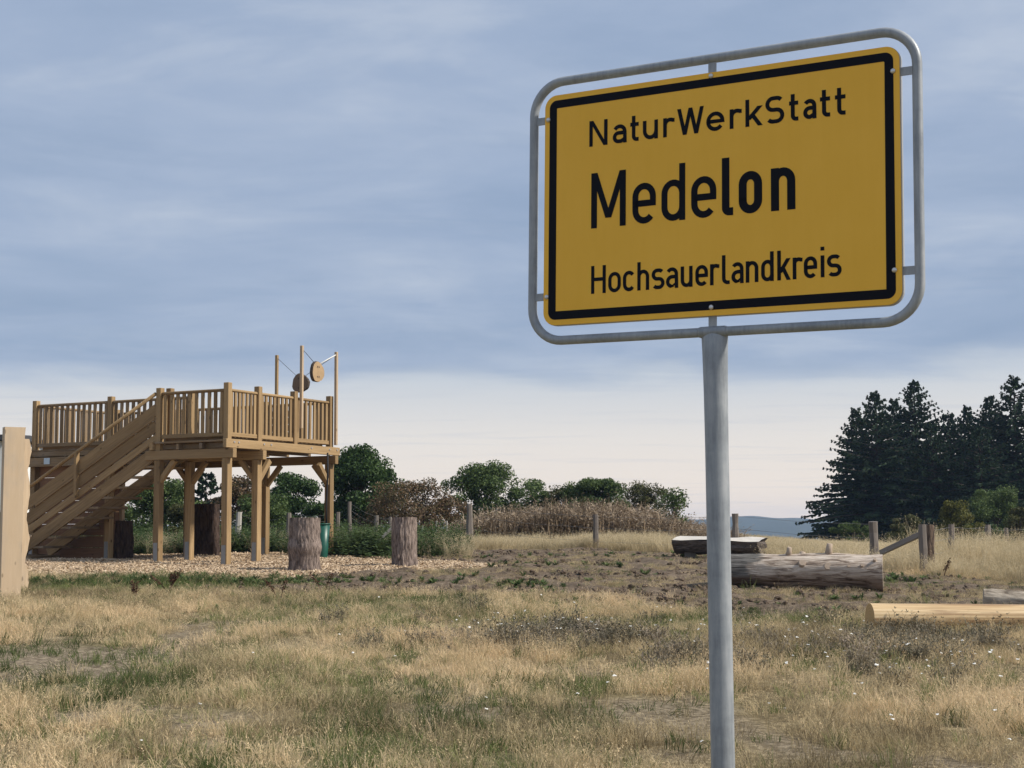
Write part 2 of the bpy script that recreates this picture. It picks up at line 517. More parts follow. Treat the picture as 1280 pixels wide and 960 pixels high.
fq = np.stack([q, q+1, q+nx+1, q+nx], 1); fq = fq[cm[fq].max(1) > .02]
tag(add('wood_chip_path', np_mesh('wood_chip_path', np.stack([x, y, zc], 1), fq, CHIPG, True)), 'pale wood chip bed under the timber platform', kind='structure')


def gtop(x, y):
    x = np.atleast_1d(x); y = np.atleast_1d(y); m_ = chipmask(x, y)
    return gz(x, y)+np.clip(-.09+.13*m_, 0, 1)


# ------------------------------------------------------------------ town sign
YELLOW, nb = mat_new('retroreflective_yellow')
oc = nb.n('ShaderNodeTexCoord').outputs['Object']
n_ = nb.noise(oc, 3., 5, .6); n6 = nb.noise(nb.mapping(oc, (30, 30, 3)), 1.5, 4, .7)
c = nb.ramp(nb.m('ADD', nb.m('MULTIPLY', n_, .7), nb.m('MULTIPLY', n6, .3)), [(.3, (.88, .475, .028)), (.7, (.95, .53, .048))])
spk = nb.n('ShaderNodeTexVoronoi', None, Vector=oc, Scale=9.).outputs[0]
c = nb.mix(nb.m('MULTIPLY', nb.smooth(spk, .035, .02), .45), c, (.75, .62, .35))
finish(nb, c, .42, nb.noise(oc, 60., 2, .5), .03, .002, spec=.4)
BLACK = flat('black_sign_film', (.006, .007, .012), .6, spec=.12, var=.2)
GREY, nb = mat_new('grey_painted_steel')
oc = nb.n('ShaderNodeTexCoord').outputs['Object']
n_ = nb.noise(oc, 7., 6, .65); n7 = nb.noise(nb.mapping(oc, (40, 40, 4)), 2., 5, .7); nf = nb.noise(oc, 130., 3, .6)
c = nb.ramp(nb.m('ADD', nb.m('MULTIPLY', n_, .6), nb.m('MULTIPLY', n7, .4)), [(.40, (.225, .245, .268)), (.50, (.30, .325, .35)), (.60, (.37, .39, .41))])
sc_ = nb.n('ShaderNodeTexVoronoi', None, Vector=oc, Scale=17.).outputs[0]
c = nb.mix(nb.m('MULTIPLY', nb.smooth(sc_, .07, .03), .55), c, (.16, .16, .17))
finish(nb, c, nb.ramp(n_, [(.3, .40), (.7, .58)]), nf, .08, .002, metal=.15, spec=.45)
RIVET = flat('rivet_steel', (.62, .62, .62), .35, .7, .5, .1, 30)

SY, SROLL = -.5193, .0191
sc0 = Vector((.5274, 3.8402, .8761+EYE))
Ry = Matrix.Rotation(SY, 4, 'Z'); Rr = Matrix.Rotation(SROLL, 4, 'Y')
SM = Matrix.Translation(sc0) @ Ry @ Rr
post_x = SM @ Vector((0.002, .018, -.367))
sign = empty('town_sign', (post_x.x, post_x.y, G(post_x.x, post_x.y)), 'yellow town name sign in grey tube frame on a steel post', 'sign')


def rrect(hw, hh, r, n_=8):
    p = []
    for (sx, sz, a0) in ((1, 1, 0), (-1, 1, 90), (-1, -1, 180), (1, -1, 270)):
        for k in range(n_+1):
            a = math.radians(a0+90*k/n_); p.append((sx*(hw-r)+r*math.cos(a), sz*(hh-r)+r*math.sin(a)))
    return p


def slab(name, loop, y0, y1, mat, hole=None, bev=0):
    """Prism in the xz plane between y0 (front, toward viewer) and y1."""
    bm = bmesh.new()
    n_ = len(loop)
    f = [bm.verts.new((x, y0, z)) for x, z in loop]; k = [bm.verts.new((x, y1, z)) for x, z in loop]
    if hole is None:
        bm.faces.new(f); bm.faces.new(k[::-1])
    else:
        hf = [bm.verts.new((x, y0, z)) for x, z in hole]; hk = [bm.verts.new((x, y1, z)) for x, z in hole]
        for i in range(n_):
            j = (i+1) % n_
            bm.faces.new((f[i], f[j], hf[j], hf[i])); bm.faces.new((k[j], k[i], hk[i], hk[j])); bm.faces.new((hf[j], hk[j], hk[i], hf[i]))
    for i in range(n_):
        j = (i+1) % n_; bm.faces.new((f[j], f[i], k[i], k[j]))
    bmesh.ops.recalc_face_normals(bm, faces=bm.faces)
    return bm_mesh(name, bm, mat)


plate = add('plate', slab('plate', rrect(.5, .325, .036), 0, .004, YELLOW), sign, SM)
# folded rim of the plate
add('plate_rim', slab('plate_rim', rrect(.501, .326, .037), .0045, .022, flat('plate_back', (.45, .45, .44), .5, .4), hole=rrect(.494, .319, .03)), sign, SM)
inner = []
for (sx, sz) in ((1, 1), (-1, 1), (-1, -1), (1, -1)): inner += [(sx*.462, sz*.287)]*9
bd = slab('border', rrect(.485, .310, .022), -.0006, -.0001, BLACK, hole=[(x+.0008*math.cos(i), z+.0008*math.sin(i)) for i, (x, z) in enumerate(inner)])
add('border', bd, plate, SM)


# lettering drawn as strokes
def arc(cx_, cz_, rx, rz, a0, a1, n_=10):
    return [(cx_+rx*math.cos(math.radians(a0+(a1-a0)*i/n_)), cz_+rz*math.sin(math.radians(a0+(a1-a0)*i/n_))) for i in range(n_+1)]


def diag(xa, za, xb, zb, sw):
    """Straight stroke cut off level at both ends."""
    h = sw*math.hypot(xb-xa, zb-za)/abs(zb-za)/2
    return ('poly', [(xa-h, za), (xb-h, zb)], [(xa+h, za), (xb+h, zb)])


def glyph(ch, x0, x1, base, H, sw):
    xh = .725*H; L = x0+sw/2; R = x1-sw/2; W = R-L; Bz = base+sw/2; X_ = base+xh-sw/2; T = base+H-sw/2; top = base+H; cx_ = (L+R)/2
    r = W/2; rz = min(r*1.12, (X_-Bz)/2); md = base+xh*.5
    if ch == 'N': return [[(L, base), (L, top)], diag(L+sw*.12, top, R-sw*.12, base, sw*.92), [(R, base), (R, top)]]
    if ch == 'M': return [[(L, base), (L, top)], diag(L+sw*.05, top, cx_, base+H*.17, sw*.95), diag(R-sw*.05, top, cx_, base+H*.17, sw*.95), [(R, base), (R, top)]]
    if ch == 'W':
        q = W/4
        return [diag(L, top, L+q, base, sw), diag(cx_, top, L+q, base, sw), diag(cx_, top, R-q, base, sw), diag(R, top, R-q, base, sw)]
    if ch == 'H': return [[(L, base), (L, top)], [(R, base), (R, top)], [(L, base+H*.51), (R, base+H*.51)]]
    if ch == 'l':
        rr = min(W, sw*1.1)
        return [[(L, top), (L, Bz+rr)]+arc(L+rr, Bz+rr, rr, rr, 180, 270, 6)+[(x1, Bz)]]
    if ch == 'i': return [[(cx_, base), (cx_, base+xh)], [(cx_, top+sw*.1-sw*1.0), (cx_, top+sw*.1)]]
    if ch == 't':
        xs = x0+(x1-x0)*.40; rr = (x1-xs)*.62
        return [[(xs, top*1.0-.02*H), (xs, Bz+rr)]+arc(xs+rr, Bz+rr, rr, rr, 180, 270, 6)+[(x1, Bz)], [(x0, X_), (x1, X_)]]
    if ch == 'o': return [[(L, Bz+rz), (L, X_-rz)]+arc(cx_, X_-rz, r, rz, 180, 0, 14)+[(R, Bz+rz)]+arc(cx_, Bz+rz, r, rz, 0, -180, 14)+[(L, Bz+rz), (L, Bz+rz+sw*.3)]]
    if ch == 'n': return [[(L, base), (L, base+xh)], [(L, X_-rz*1.0)]+arc(cx_, X_-rz, r, rz, 175, 0, 12)+[(R, base)]]
    if ch == 'h': return [[(L, base), (L, top)], [(L, X_-rz*1.0)]+arc(cx_, X_-rz, r, rz, 175, 0, 12)+[(R, base)]]
    if ch == 'u': return [[(R, base+xh), (R, base)], [(L, base+xh)]+arc(cx_, Bz+rz, r, rz, 180, 355, 12)+[(R, Bz+rz)]]
    if ch == 'r':
        k = W*.62
        return [[(L, base), (L, base+xh)], [(L, X_-k*1.1)]+arc(L+k, X_-k*1.0, k, k, 175, 60, 8)+[(x1-sw*.15, X_-sw*.18)]]
    if ch == 'd': return [[(R, base), (R, top)], [(R, X_-rz)]+arc(cx_, X_-rz, r, rz, 5, 180, 12)+arc(cx_, Bz+rz, r, rz, 180, 355, 12)+[(R, Bz+rz)]]
    if ch == 'c': return [arc(cx_, X_-rz, r, rz, 35, 180, 10)+arc(cx_, Bz+rz, r, rz, 180, 325, 10)]
    if ch == 'e': return [[(L, md), (R, md), (R, X_-rz)]+arc(cx_, X_-rz, r, rz, 0, 180, 12)+arc(cx_, Bz+rz, r, rz, 180, 322, 10)]
    if ch == 'a':
        rb = (X_-Bz)*.28
        return [arc(cx_-W*.02, X_-rz*.9, r*1.0, rz*.9, 150, 0, 9)+[(R, base)],
                [(R, Bz+2*rb), (L+rb, Bz+2*rb)]+arc(L+rb, Bz+rb, rb, rb, 90, 270, 10)+[(R-rb, Bz), (R, Bz+rb*.55)]]
    if ch == 'k': return [[(L, base), (L, top)], diag(L+sw*.2, base+xh*.34, x1-sw*.65, base+xh, sw), diag(L+W*.34, base+xh*.62, x1-sw*.6, base, sw)]
    if ch in 'sS':
        tp = T if ch == 'S' else X_; h = (tp-Bz)/4; rr = W/2; e = min(rr, h*1.0)
        return [arc(R-e, tp-h, e, h, 40, 90, 5)+[(L+e, tp)]+arc(L+e, tp-h, e, h, 90, 270, 9)[1:]+[(R-e, Bz+2*h)]+arc(R-e, Bz+h, e, h, 90, -90, 9)[1:]+[(L+e, Bz)]+arc(L+e, Bz+h, e, h, 270, 220, 5)[1:]]
    return []


def stroke(pts, sw):
    P = []
    for p in pts:
        if not P or math.hypot(p[0]-P[-1][0], p[1]-P[-1][1]) > 1e-5: P.append(p)
    n_ = len(P); Lf = []; Rt = []
    for i in range(n_):
        d0 = (P[i][0]-P[i-1][0], P[i][1]-P[i-1][1]) if i else (P[1][0]-P[0][0], P[1][1]-P[0][1])
        d1 = (P[i+1][0]-P[i][0], P[i+1][1]-P[i][1]) if i < n_-1 else d0
        u0 = math.hypot(*d0); u1 = math.hypot(*d1)
        n0 = (-d0[1]/u0, d0[0]/u0); n1_ = (-d1[1]/u1, d1[0]/u1)
        mx, mz = n0[0]+n1_[0], n0[1]+n1_[1]; ml = math.hypot(mx, mz) or 1; mx /= ml; mz /= ml
        k = sw/2/max(.72, mx*n0[0]+mz*n0[1])
        Lf.append((P[i][0]+mx*k, P[i][1]+mz*k)); Rt.append((P[i][0]-mx*k, P[i][1]-mz*k))
    return Lf, Rt


def lettering(letters, base, H, sws):
    V = []; Fc = []; lay = 0
    for i, (ch, x0, x1) in enumerate(letters):
        sw = sws if isinstance(sws, (int, float)) else sws[i]
        for pts in glyph(ch, x0, x1, base, H, sw):
            Lf, Rt = pts[1:] if pts[0] == 'poly' else stroke(pts, sw); y = -.0006-.00006*(lay % 5); lay += 1; o = len(V)
            for a, c_ in zip(Lf, Rt): V += [(a[0]/1000, y, a[1]/1000), (c_[0]/1000, y, c_[1]/1000)]
            for k in range(len(Lf)-1): Fc.append((o+2*k, o+2*k+2, o+2*k+3, o+2*k+1))
    me = bpy.data.meshes.new('lettering'); me.from_pydata(V, [], Fc); me.materials.append(BLACK)
    return add('lettering', me, plate, SM)


lettering([('N', -360.1, -304.2), ('a', -288.2, -245.9), ('t', -235.4, -210.2), ('u', -197.7, -153.2), ('r', -137.8, -103.1), ('W', -97, -20.6), ('e', -13.7, 37.7), ('r', 52.3, 87.4), ('k', 96.1, 143.2), ('S', 150.8, 201.9), ('t', 215, 239.3), ('a', 252.4, 287.5), ('t', 296.7, 323.2), ('t', 335.9, 363.1)], 165.5, 72, 10.6)
lettering([('M', -353.1, -248), ('e', -228.1, -158.8), ('d', -142.5, -73.6), ('e', -56.6, 14.7), ('l', 30.3, 61.5), ('o', 77, 141.1), ('n', 164.8, 230.3)], -64, 154, [18, 17.5, 17.5, 18, 21, 22, 22])
lettering([('H', -351.9, -307.2), ('o', -299.7, -261.8), ('c', -255.6, -219.1), ('h', -212.9, -177.9), ('s', -170.7, -133), ('a', -128.9, -93.6), ('u', -86.6, -52.6), ('e', -44.7, -9.1), ('r', -3.2, 24.2), ('l', 30, 51.4), ('a', 56.2, 89.9), ('n', 95.7, 130), ('d', 137.6, 171.5), ('k', 180.9, 217.2), ('r', 221.9, 249.5), ('e', 251.4, 286.2), ('i', 295.2, 305.2), ('s', 311.6, 349.4)], -245, 77, 9.8)

fl = [(x, .012, z) for x, z in rrect(.541, .3665, .092, 10)]
add('frame', tube_mesh('frame', fl, [.0128]*len(fl), GREY, 14, closed=True), sign, SM)
for (bx, bz, hx_, hz) in ((-.511, .258, .0235, .0105), (-.511, -.243, .0235, .0105), (.511, .258, .0235, .0105), (.511, -.242, .0235, .0105), (0, .335, .011, .026), (0, -.335, .011, .026)):
    bm = bmesh.new(); bmesh.ops.create_cube(bm, size=1)
    for v in bm.verts: v.co = Vector((v.co.x*2*hx_, v.co.y*.004, v.co.z*2*hz))
    add('bracket', bm_mesh('bracket', bm, GREY), sign, SM @ Matrix.Translation((bx, .0085 if abs(bx) > .1 else .0095, bz)))
for (rx, rz_) in ((-.489, .257), (-.490, -.245), (0, .3155), (0, -.303), (.484, .260), (.482, -.240)):
    bm = bmesh.new(); bmesh.ops.create_uvsphere(bm, u_segments=12, v_segments=8, radius=.0068)
    for v in bm.verts: v.co.y *= .7
    add('rivet', bm_mesh('rivet', bm, RIVET, True), sign, SM @ Matrix.Translation((rx, -.0012, rz_)))
zt = post_x.z
pr = [(.0305, .0305, G(post_x.x, post_x.y)-.3), (.0305, .0305, zt-.30), (.0318, .0295, zt-.16), (.0345, .026, zt-.05), (.0365, .0215, zt-.012), (.0355, .018, zt+.006)]
V = []; Fq = []; S_ = 28
for (a, c_, z) in pr:
    for k in range(S_):
        t = 2*math.pi*k/S_; V.append((a*math.cos(t), c_*math.sin(t), z))
for i in range(len(pr)-1):
    for k in range(S_): Fq.append((i*S_+k, i*S_+(k+1) % S_, (i+1)*S_+(k+1) % S_, (i+1)*S_+k))
Fq.append(tuple((len(pr)-1)*S_+k for k in range(S_)))
me = bpy.data.meshes.new('post'); me.from_pydata(V, [], Fq); me.materials.append(GREY)
for p in me.polygons: p.use_smooth = True
add('post', me, sign, Matrix.Translation((post_x.x, post_x.y, 0)) @ Ry)
# weld collar where post and frame meet
wl = [(-.04, .012, -.3665), (-.034, .012, -.3665), (.034, .012, -.3665), (.04, .012, -.3665)]
add('weld_collar', tube_mesh('weld_collar', wl, [.0132, .0152, .0152, .0132], GREY, 14), sign, SM)

# ------------------------------------------------------------------ lookout platform
UD = Vector((.891, -.454, 0)).normalized(); VD = Vector((.454, .891, 0)).normalized()
C0 = Vector((-5.77, 30.0, 0)); DECK = 3.44


def P(u, v, z): return C0+UD*u+VD*v+Vector((0, 0, z))


tower = empty('lookout_platform', (C0.x, C0.y, G(C0.x, C0.y)), 'raised timber lookout platform with baluster railing and straight staircase', 'platform')
T, TD = TIMBER, TIMBER_D
PW = .15
Wt = 6.2; V1 = 1.0; V2 = 3.67
# support posts with steel shoes
for (u, v) in ((0, 0), (-1.75, 0), (0, V1), (-1.75, V1), (-3.98, V1), (-6.2, V1), (0, V2), (-1.75, V2), (-3.98, V2), (-6.2, V2)):
    g = P(u, v, 0); z0 = float(gtop(g.x, g.y)[0])
    po = beam('post', P(u, v, z0+.0), P(u, v, DECK-.385), PW, PW, T, tower, UD)
    add('post_shoe', box_mesh(.008, .10, .42, STEEL, 0), po, frame_mat(P(u-PW/2-.005, v, z0-.02), Vector((0, 0, 1)), UD))
    add('post_shoe', box_mesh(.10, .008, .42, STEEL, 0), po, frame_mat(P(u, v-PW/2-.005, z0-.02), Vector((0, 0, 1)), UD))
# lower bearers along u, upper edge beams along v
zb = DECK-.285
beam('bearer', P(-2.05, -.03, zb), P(.22, -.03, zb), .12, .19, T, tower, VD)
for v in (V1, V2):
    beam('bearer', P(-6.4, v, zb), P(.2, v, zb), .12, .19, T, tower, VD)
ze = DECK-.09
beam('edge_beam', P(.09, -.20, ze), P(.09, V2+.22, ze), .09, .18, T, tower, UD)
beam('edge_beam', P(-1.86, -.14, ze), P(-1.86, V1-.15, ze), .09, .18, T, tower, UD)
beam('edge_beam', P(-6.29, V1-.2, ze), P(-6.29, V2+.2, ze), .09, .18, T, tower, UD)
for u in (-.6, -1.2, -2.4, -3.1, -3.8, -4.5, -5.2):
    beam('joist', P(u, (-.1 if u > -1.5 else V1-.12), DECK-.12), P(u, V2+.1, DECK-.12), .07, .12, TD, tower, UD)
beam('fascia', P(-1.80, .05, DECK-.115), P(.03, .05, DECK-.115), .03, .10, TD, tower, VD)
beam('fascia', P(-6.24, V1-.10, DECK-.105), P(-1.93, V1-.10, DECK-.105), .03, .12, TD, tower, VD)
beam('kick_board', P(-6.1, V1+.13, DECK+.045), P(-1.9, V1+.13, DECK+.045), .025, .10, TD, tower, VD)
beam('kick_board', P(-1.66, .11, DECK+.045), P(-.09, .11, DECK+.045), .025, .10, TD, tower, VD)
beam('kick_board', P(-.13, .10, DECK+.045), P(-.13, V2-.1, DECK+.045), .025, .10, TD, tower, UD)
# deck boards along u
v = -.05
while v < V2+.1:
    u0 = -1.78 if v < V1-.1 else -6.2
    beam('deck_board', P(u0, v, DECK-.028), P(.03, v, DECK-.028), .132, .036, TD, tower, VD, .003)
    v += .142
# knee braces
for (u, v, du, dv) in ((-1.75, V1, 1, 0), (-1.75, V1, -1, 0), (0, V1, -1, 0), (0, V1, 0, 1), (0, V2, 0, -1), (0, V2, -1, 0), (-1.75, V2, 1, 0), (-1.75, V2, -1, 0), (-1.75, V2, 0, -1), (-1.75, 0, 0, 1), (-1.75, 0, 1, 0), (-3.98, V2, 1, 0)):
    L = .42
    beam('knee_brace', P(u+du*.04, v+dv*.04, DECK-.40-L), P(u+du*L, v+dv*L, DECK-.385), .09, .11, T, tower, (VD if du else UD))
# bolts on edge beam
BOLT = flat('bolt_steel', (.55, .55, .55), .4, .7)
bm = bmesh.new(); bmesh.ops.create_cone(bm, cap_ends=True, segments=10, radius1=.022, radius2=.018, depth=.02); bolt_me = bm_mesh('bolt', bm, BOLT)
for v in (.05, .2, V1+.05, V1+.3, V2-.9, V2-.2, V2+.1):
    add('bolt', bolt_me, tower, frame_mat(P(.142, v, DECK-.06), UD, VD))

RW = .125


def rail_bay(a, c_, n_, mat=T):
    """a, c_: (u, v) railing ends at post centres"""
    A_ = P(a[0], a[1], 0); B_ = P(c_[0], c_[1], 0); d = (B_-A_); L = d.length; d.normalize(); nrm = Vector((0, 0, 1)).cross(d)
    s0 = A_+d*(RW/2); s1 = B_-d*(RW/2)
    pts = [s0+Vector((0, 0, DECK+1.0)), s1+Vector((0, 0, DECK+1.0))]
    beam('hand_rail', pts[0], pts[1], .085, .06, mat, tower, nrm, .018)
    beam('bottom_rail', s0+Vector((0, 0, DECK+.10)), s1+Vector((0, 0, DECK+.10)), .06, .085, mat, tower, nrm)
    span = (s1-s0).length; bme = box_mesh(.074, .04, .855, mat, .004, 'baluster')
    for i in range(n_):
        q = s0+d*(span*(i+.5)/n_)+nrm*.0
        add('baluster', bme, tower, frame_mat(q+Vector((0, 0, DECK+.12+random.uniform(-.006, .006))), Vector((random.uniform(-.004, .004), random.uniform(-.004, .004), 1)), d))


def rail_post(u, v, top=1.15, low=-.17):
    beam('rail_post', P(u, v, DECK+low), P(u, v, DECK+top), RW, RW, T, tower, UD)


cv = [0, 1.02, 2.30, V2]
for v in cv: rail_post(0.0, v)
for i in range(3): rail_bay((0, cv[i]), (0, cv[i+1]), 7 if i == 0 else 8)
rail_post(-1.75, 0, 1.12, -.35); rail_post(-1.62, .16, 1.12)
rail_bay((-1.75, 0), (0, 0), 10)
for u in (-1.75, -3.98, -6.2): rail_post(u, V1, 1.12, -.42 if u < -6 else -.17)
rail_bay((-3.98, V1), (-1.75, V1), 13, TD); rail_bay((-6.2, V1), (-3.98, V1), 13, TD)
for u in (-1.75, -3.98, -6.2): rail_post(u, V2, 1.1)
rail_bay((-1.75, V2), (0, V2), 12, TD); rail_bay((-3.98, V2), (-1.75, V2), 16, TD); rail_bay((-6.2, V2), (-3.98, V2), 16, TD)
rail_bay((-6.2, V1), (-6.2, V2), 19, TD)
# bench planks on the rear railing
for k in range(4): beam('bench_back_plank', P(-2.0, V2-.11, DECK+.30+.165*k), P(-.9, V2-.11, DECK+.30+.165*k), .025, .14, TD, tower, VD)
# staircase
SL = .54; SB = 4.25
sd_ = (-UD+Vector((0, 0, -SL)))


def st(s, v, dz): return P(-1.82-s, v, DECK+dz-SL*s)


NEAR, FARV = -.02, .86
for v in (NEAR, FARV):
    beam('stringer', st(-.02, v, -.23), st(SB-.45, v, -.23), .06, .27, T, tower, VD)
ntr = 10
for i in range(ntr):
    s = .16+i*.385
    a = st(s, NEAR-.02, -.43); c_ = st(s, FARV+.02, -.43)
    beam('tread', a, c_, .36, .05, TD, tower, UD)
beam('ground_sill', P(-1.82-4.05, -.06, G(*P(-5.87, 0, 0).xy)+.10), P(-1.82-4.05, .9, G(*P(-5.87, 0, 0).xy)+.10), .28, .12, TD, tower, UD)
hr = [st(0.0, NEAR-.04, 1.0), st(SB-.1, NEAR-.04, 1.0)]
add('stair_handrail', tube_mesh('stair_handrail', hr, [.038, .038], T, 12), tower)
beam('stair_board', st(0, NEAR, .68), st(SB-.2, NEAR, .68), .028, .24, T, tower, VD)
beam('stair_board', st(0, NEAR, .34), st(SB-.25, NEAR, .34), .028, .24, T, tower, VD)
beam('stair_board', st(0, NEAR, .085), st(SB-.3, NEAR, .085), .028, .15, T, tower, VD)
beam('stair_batten', st(.02, NEAR-.03, .50), st(3.3, NEAR-.03, .50), .03, .05, T, tower, VD)
for s in (2.12, SB-.15):
    beam('stair_post', st(s, NEAR-.055, .02), st(s, NEAR-.055, .98), .07, .10, T, tower, UD)
beam('loose_lath', st(3.35, NEAR-.07, -.14), st(3.98, NEAR-.07, .44), .02, .05, PALE, tower, VD)
# boarded store under the left half of the deck
for k in range(8):
    z1 = .985+k*.262
    beam('cladding_board', P(-6.2, V1+.09, z1+.12), P(-3.98, V1+.09, z1+.12), .028, .255, REDWOOD, tower, VD, .004)
    beam('cladding_board', P(-3.93, V1+.1, z1+.12), P(-3.93, V1+.26, z1+.12), .028, .255, REDWOOD, tower, UD, .004)
g = P(-3.9, V1+.32, 0); beam('corner_post', P(-3.9, V1+.32, G(g.x, g.y)), P(-3.9, V1+.32, DECK-.4), .09, .09, PALE, tower, UD)
beam('ledger', P(-6.35, V1-.16, DECK-.29), P(-1.95, V1-.16, DECK-.29), .05, .2, TD, tower, VD)
PLAQ = flat('pale_blue_plaque', (.52, .62, .70), .4, var=.08)
add('plaque', box_mesh(.17, .008, .14, PLAQ, 0, 'plaque'), tower, frame_mat(P(-5.65, V1-.20, DECK-.34), Vector((0, 0, 1)), UD))
# tall poles that carry the hanging discs
def polez(px, py, D): return at(px, py, D).z


pole_tops = []
for (u, v, topz, botz) in ((.11, 2.42, 0, .35), (.13, V2+.06, 0, .05), (-1.55, V2+.12, 0, .05)):
    q = P(u, v, 0); D = q.y
    tz = {0: polez(378, 432, D), 1: polez(421, 440, D), 2: polez(338, 444, D)}[len(pole_tops)]
    beam('disc_pole', P(u, v, DECK+botz), P(u, v, tz), .065, .065, PALE if u > 0 else T, tower, UD)
    pole_tops.append(P(u, v, tz-.06))
ROPE = flat('white_rope', (.62, .62, .60), .7); WIRE = flat('dark_wire', (.10, .10, .10), .5, .3)
DISCB = bark('disc_bark', (.04, .03, .025), (.12, .09, .07)); DISC_F = endgrain('disc_face', (.30, .20, .11), (.56, .41, .25)); DISC_SHADE = endgrain('disc_face_painted_shade', (.16, .11, .075), (.27, .19, .13))  # second face is a darker copy: shade on the disc turned from the sun


def hang_disc(c_, nrm, r, face, label):
    o = empty('wood_slice', c_-Vector((0, 0, r)), label, 'wood disc', 'wood slices hung between the platform poles')
    n_ = 30; V = []; rr = [r*(1+.06*math.sin(3*i*.2+1)+random.uniform(-.03, .03)) for i in range(n_)]
    for z, s in ((-.04, 1), (0, 1.03), (.04, 1)):
        for i in range(n_):
            t = 2*math.pi*i/n_; V.append((rr[i]*s*math.cos(t), rr[i]*s*math.sin(t), z))
    Fq = [(j*n_+i, j*n_+(i+1) % n_, (j+1)*n_+(i+1) % n_, (j+1)*n_+i) for j in range(2) for i in range(n_)]
    mm = frame_mat(c_, nrm, Vector((0, 0, 1)))
    me = bpy.data.meshes.new('bark_edge'); me.from_pydata(V, [], Fq); me.materials.append(DISCB); add('bark_edge', me, o, mm)
    for z in (-.04, .04):
        me = bpy.data.meshes.new('cut_face'); me.from_pydata([(x*.995, y*.995, z*1.02) for (x, y, zz) in V[:n_]], [], [tuple(range(n_))] if z > 0 else [tuple(range(n_-1, -1, -1))])
        me.materials.append(face); add('cut_face', me, o, mm)
    for zz in (.11, -.11):
        for yy in (-.03, .03):
            hm_ = tube_mesh('rope_hole', [(zz, yy, .035), (zz, yy, .046)], [.018, .018], DISCB, 8); add('rope_hole', hm_, o, mm)
    return o


ta, tb, tcx = pole_tops
d1c = at(396, 465, (ta.y+tb.y)/2-.1); d1c.x += 0
hang_disc(d1c, UD, .225, DISC_F, 'pale wood slice hung on white rope between two poles')
d2c = at(376, 479, tcx.y-.45)
hang_disc(d2c, -VD, .215, DISC_SHADE, 'wood slice with shade painted into its face, hung behind a tall pole')


def cable(name, pts, r, mat, label, cat='rope'):
    o = add(name, tube_mesh(name, pts, [r]*len(pts), mat, 6)); tag(o, label, cat)


cable('cable', [ta, d1c+Vector((-.05, -.04, .2))], .007, WIRE, 'thin dark wire from the middle pole to the pale wood slice')
cable('rope', [d1c+Vector((.04, .02, .17)), tb], .014, ROPE, 'white rope from the pale wood slice to the right pole')
cable('cable', [tcx, d2c+Vector((-.1, .05, .17))], .006, WIRE, 'thin wire from the rear pole to the shaded wood slice')
cable('cable', [d2c+Vector((.12, -.05, .17)), tb], .006, WIRE, 'thin wire from the shaded wood slice to the end pole')

# ------------------------------------------------------------------ sawn slabs at the left edge, white hut
SLABW = wood('rough_sawn_slab', (.50, .37, .235), (.64, .50, .35), grain=9, grey=.3)
SLABE = bark('slab_waney_edge', (.10, .065, .04), (.26, .17, .10))


def sawn_slab(px, D, wd, th, H, rot, label, mat=SLABW, seed=0, waney=.03):
    rnd = random.Random(seed); g = ground_at(px, D)
    o = empty('timber_slab', g, label, 'timber slab'); mm = Matrix.Translation(g) @ Matrix.Rotation(rot, 4, 'Z')
    n_ = 26; V = []; Fw = []; Fe = []
    for i in range(n_+1):
        z = -.15+(H+.15)*i/n_; e = waney*math.sin(i*.9+seed)+rnd.uniform(-.5, .5)*waney
        V += [(-wd/2, -th/2, z), (wd/2+e, -th/2, z), (wd/2+e*1.4+.02, th/2, z), (-wd/2-.01, th/2, z)]
    for i in range(n_):
        a = 4*i; c_ = a+4
        Fw += [(a, a+1, c_+1, c_), (a+2, a+3, c_+3, c_+2), (a+3, a, c_, c_+3)]; Fe.append((a+1, a+2, c_+2, c_+1))
    Fw.append((4*n_, 4*n_+1, 4*n_+2, 4*n_+3))
    me = bpy.data.meshes.new('sawn_board'); me.from_pydata(V, [], Fw); me.materials.append(mat); add('sawn_board', me, o, mm)
    me = bpy.data.meshes.new('waney_edge'); me.from_pydata(V, [], Fe); me.materials.append(SLABE); add('waney_edge', me, o, mm)
    return o


sawn_slab(14.5, 22.5, .295, .16, 2.58, math.radians(28), 'thick upright sawn timber slab with bark edge beside the stairs', seed=3, waney=.006)
sawn_slab(30, 23.6, .09, .10, 2.40, math.radians(40), 'narrow pale timber slab standing behind the thick one', PALE, seed=5, waney=.025)

hut = empty('hut', (-18.5, 46, G(-18.5, 46)), 'white walled hut with dark roof behind the timber slab', 'hut')
gb = G(-18.5, 46); xr = at(4, 600, 46).x
WHITE = flat('white_render', (.74, .74, .72), .8, var=.05); ROOF = flat('dark_roof_sheet', (.06, .06, .065), .6); PLIN = flat('dark_plinth', (.09, .08, .07), .9)


def block(name, x0, x1, y0, y1, z0, z1, mat, parent):
    bm = bmesh.new(); bmesh.ops.create_cube(bm, size=1)
    for v in bm.verts: v.co = Vector((x0+(v.co.x+.5)*(x1-x0), y0+(v.co.y+.5)*(y1-y0), z0+(v.co.z+.5)*(z1-z0)))
    return add(name, bm_mesh(name, bm, mat), parent)


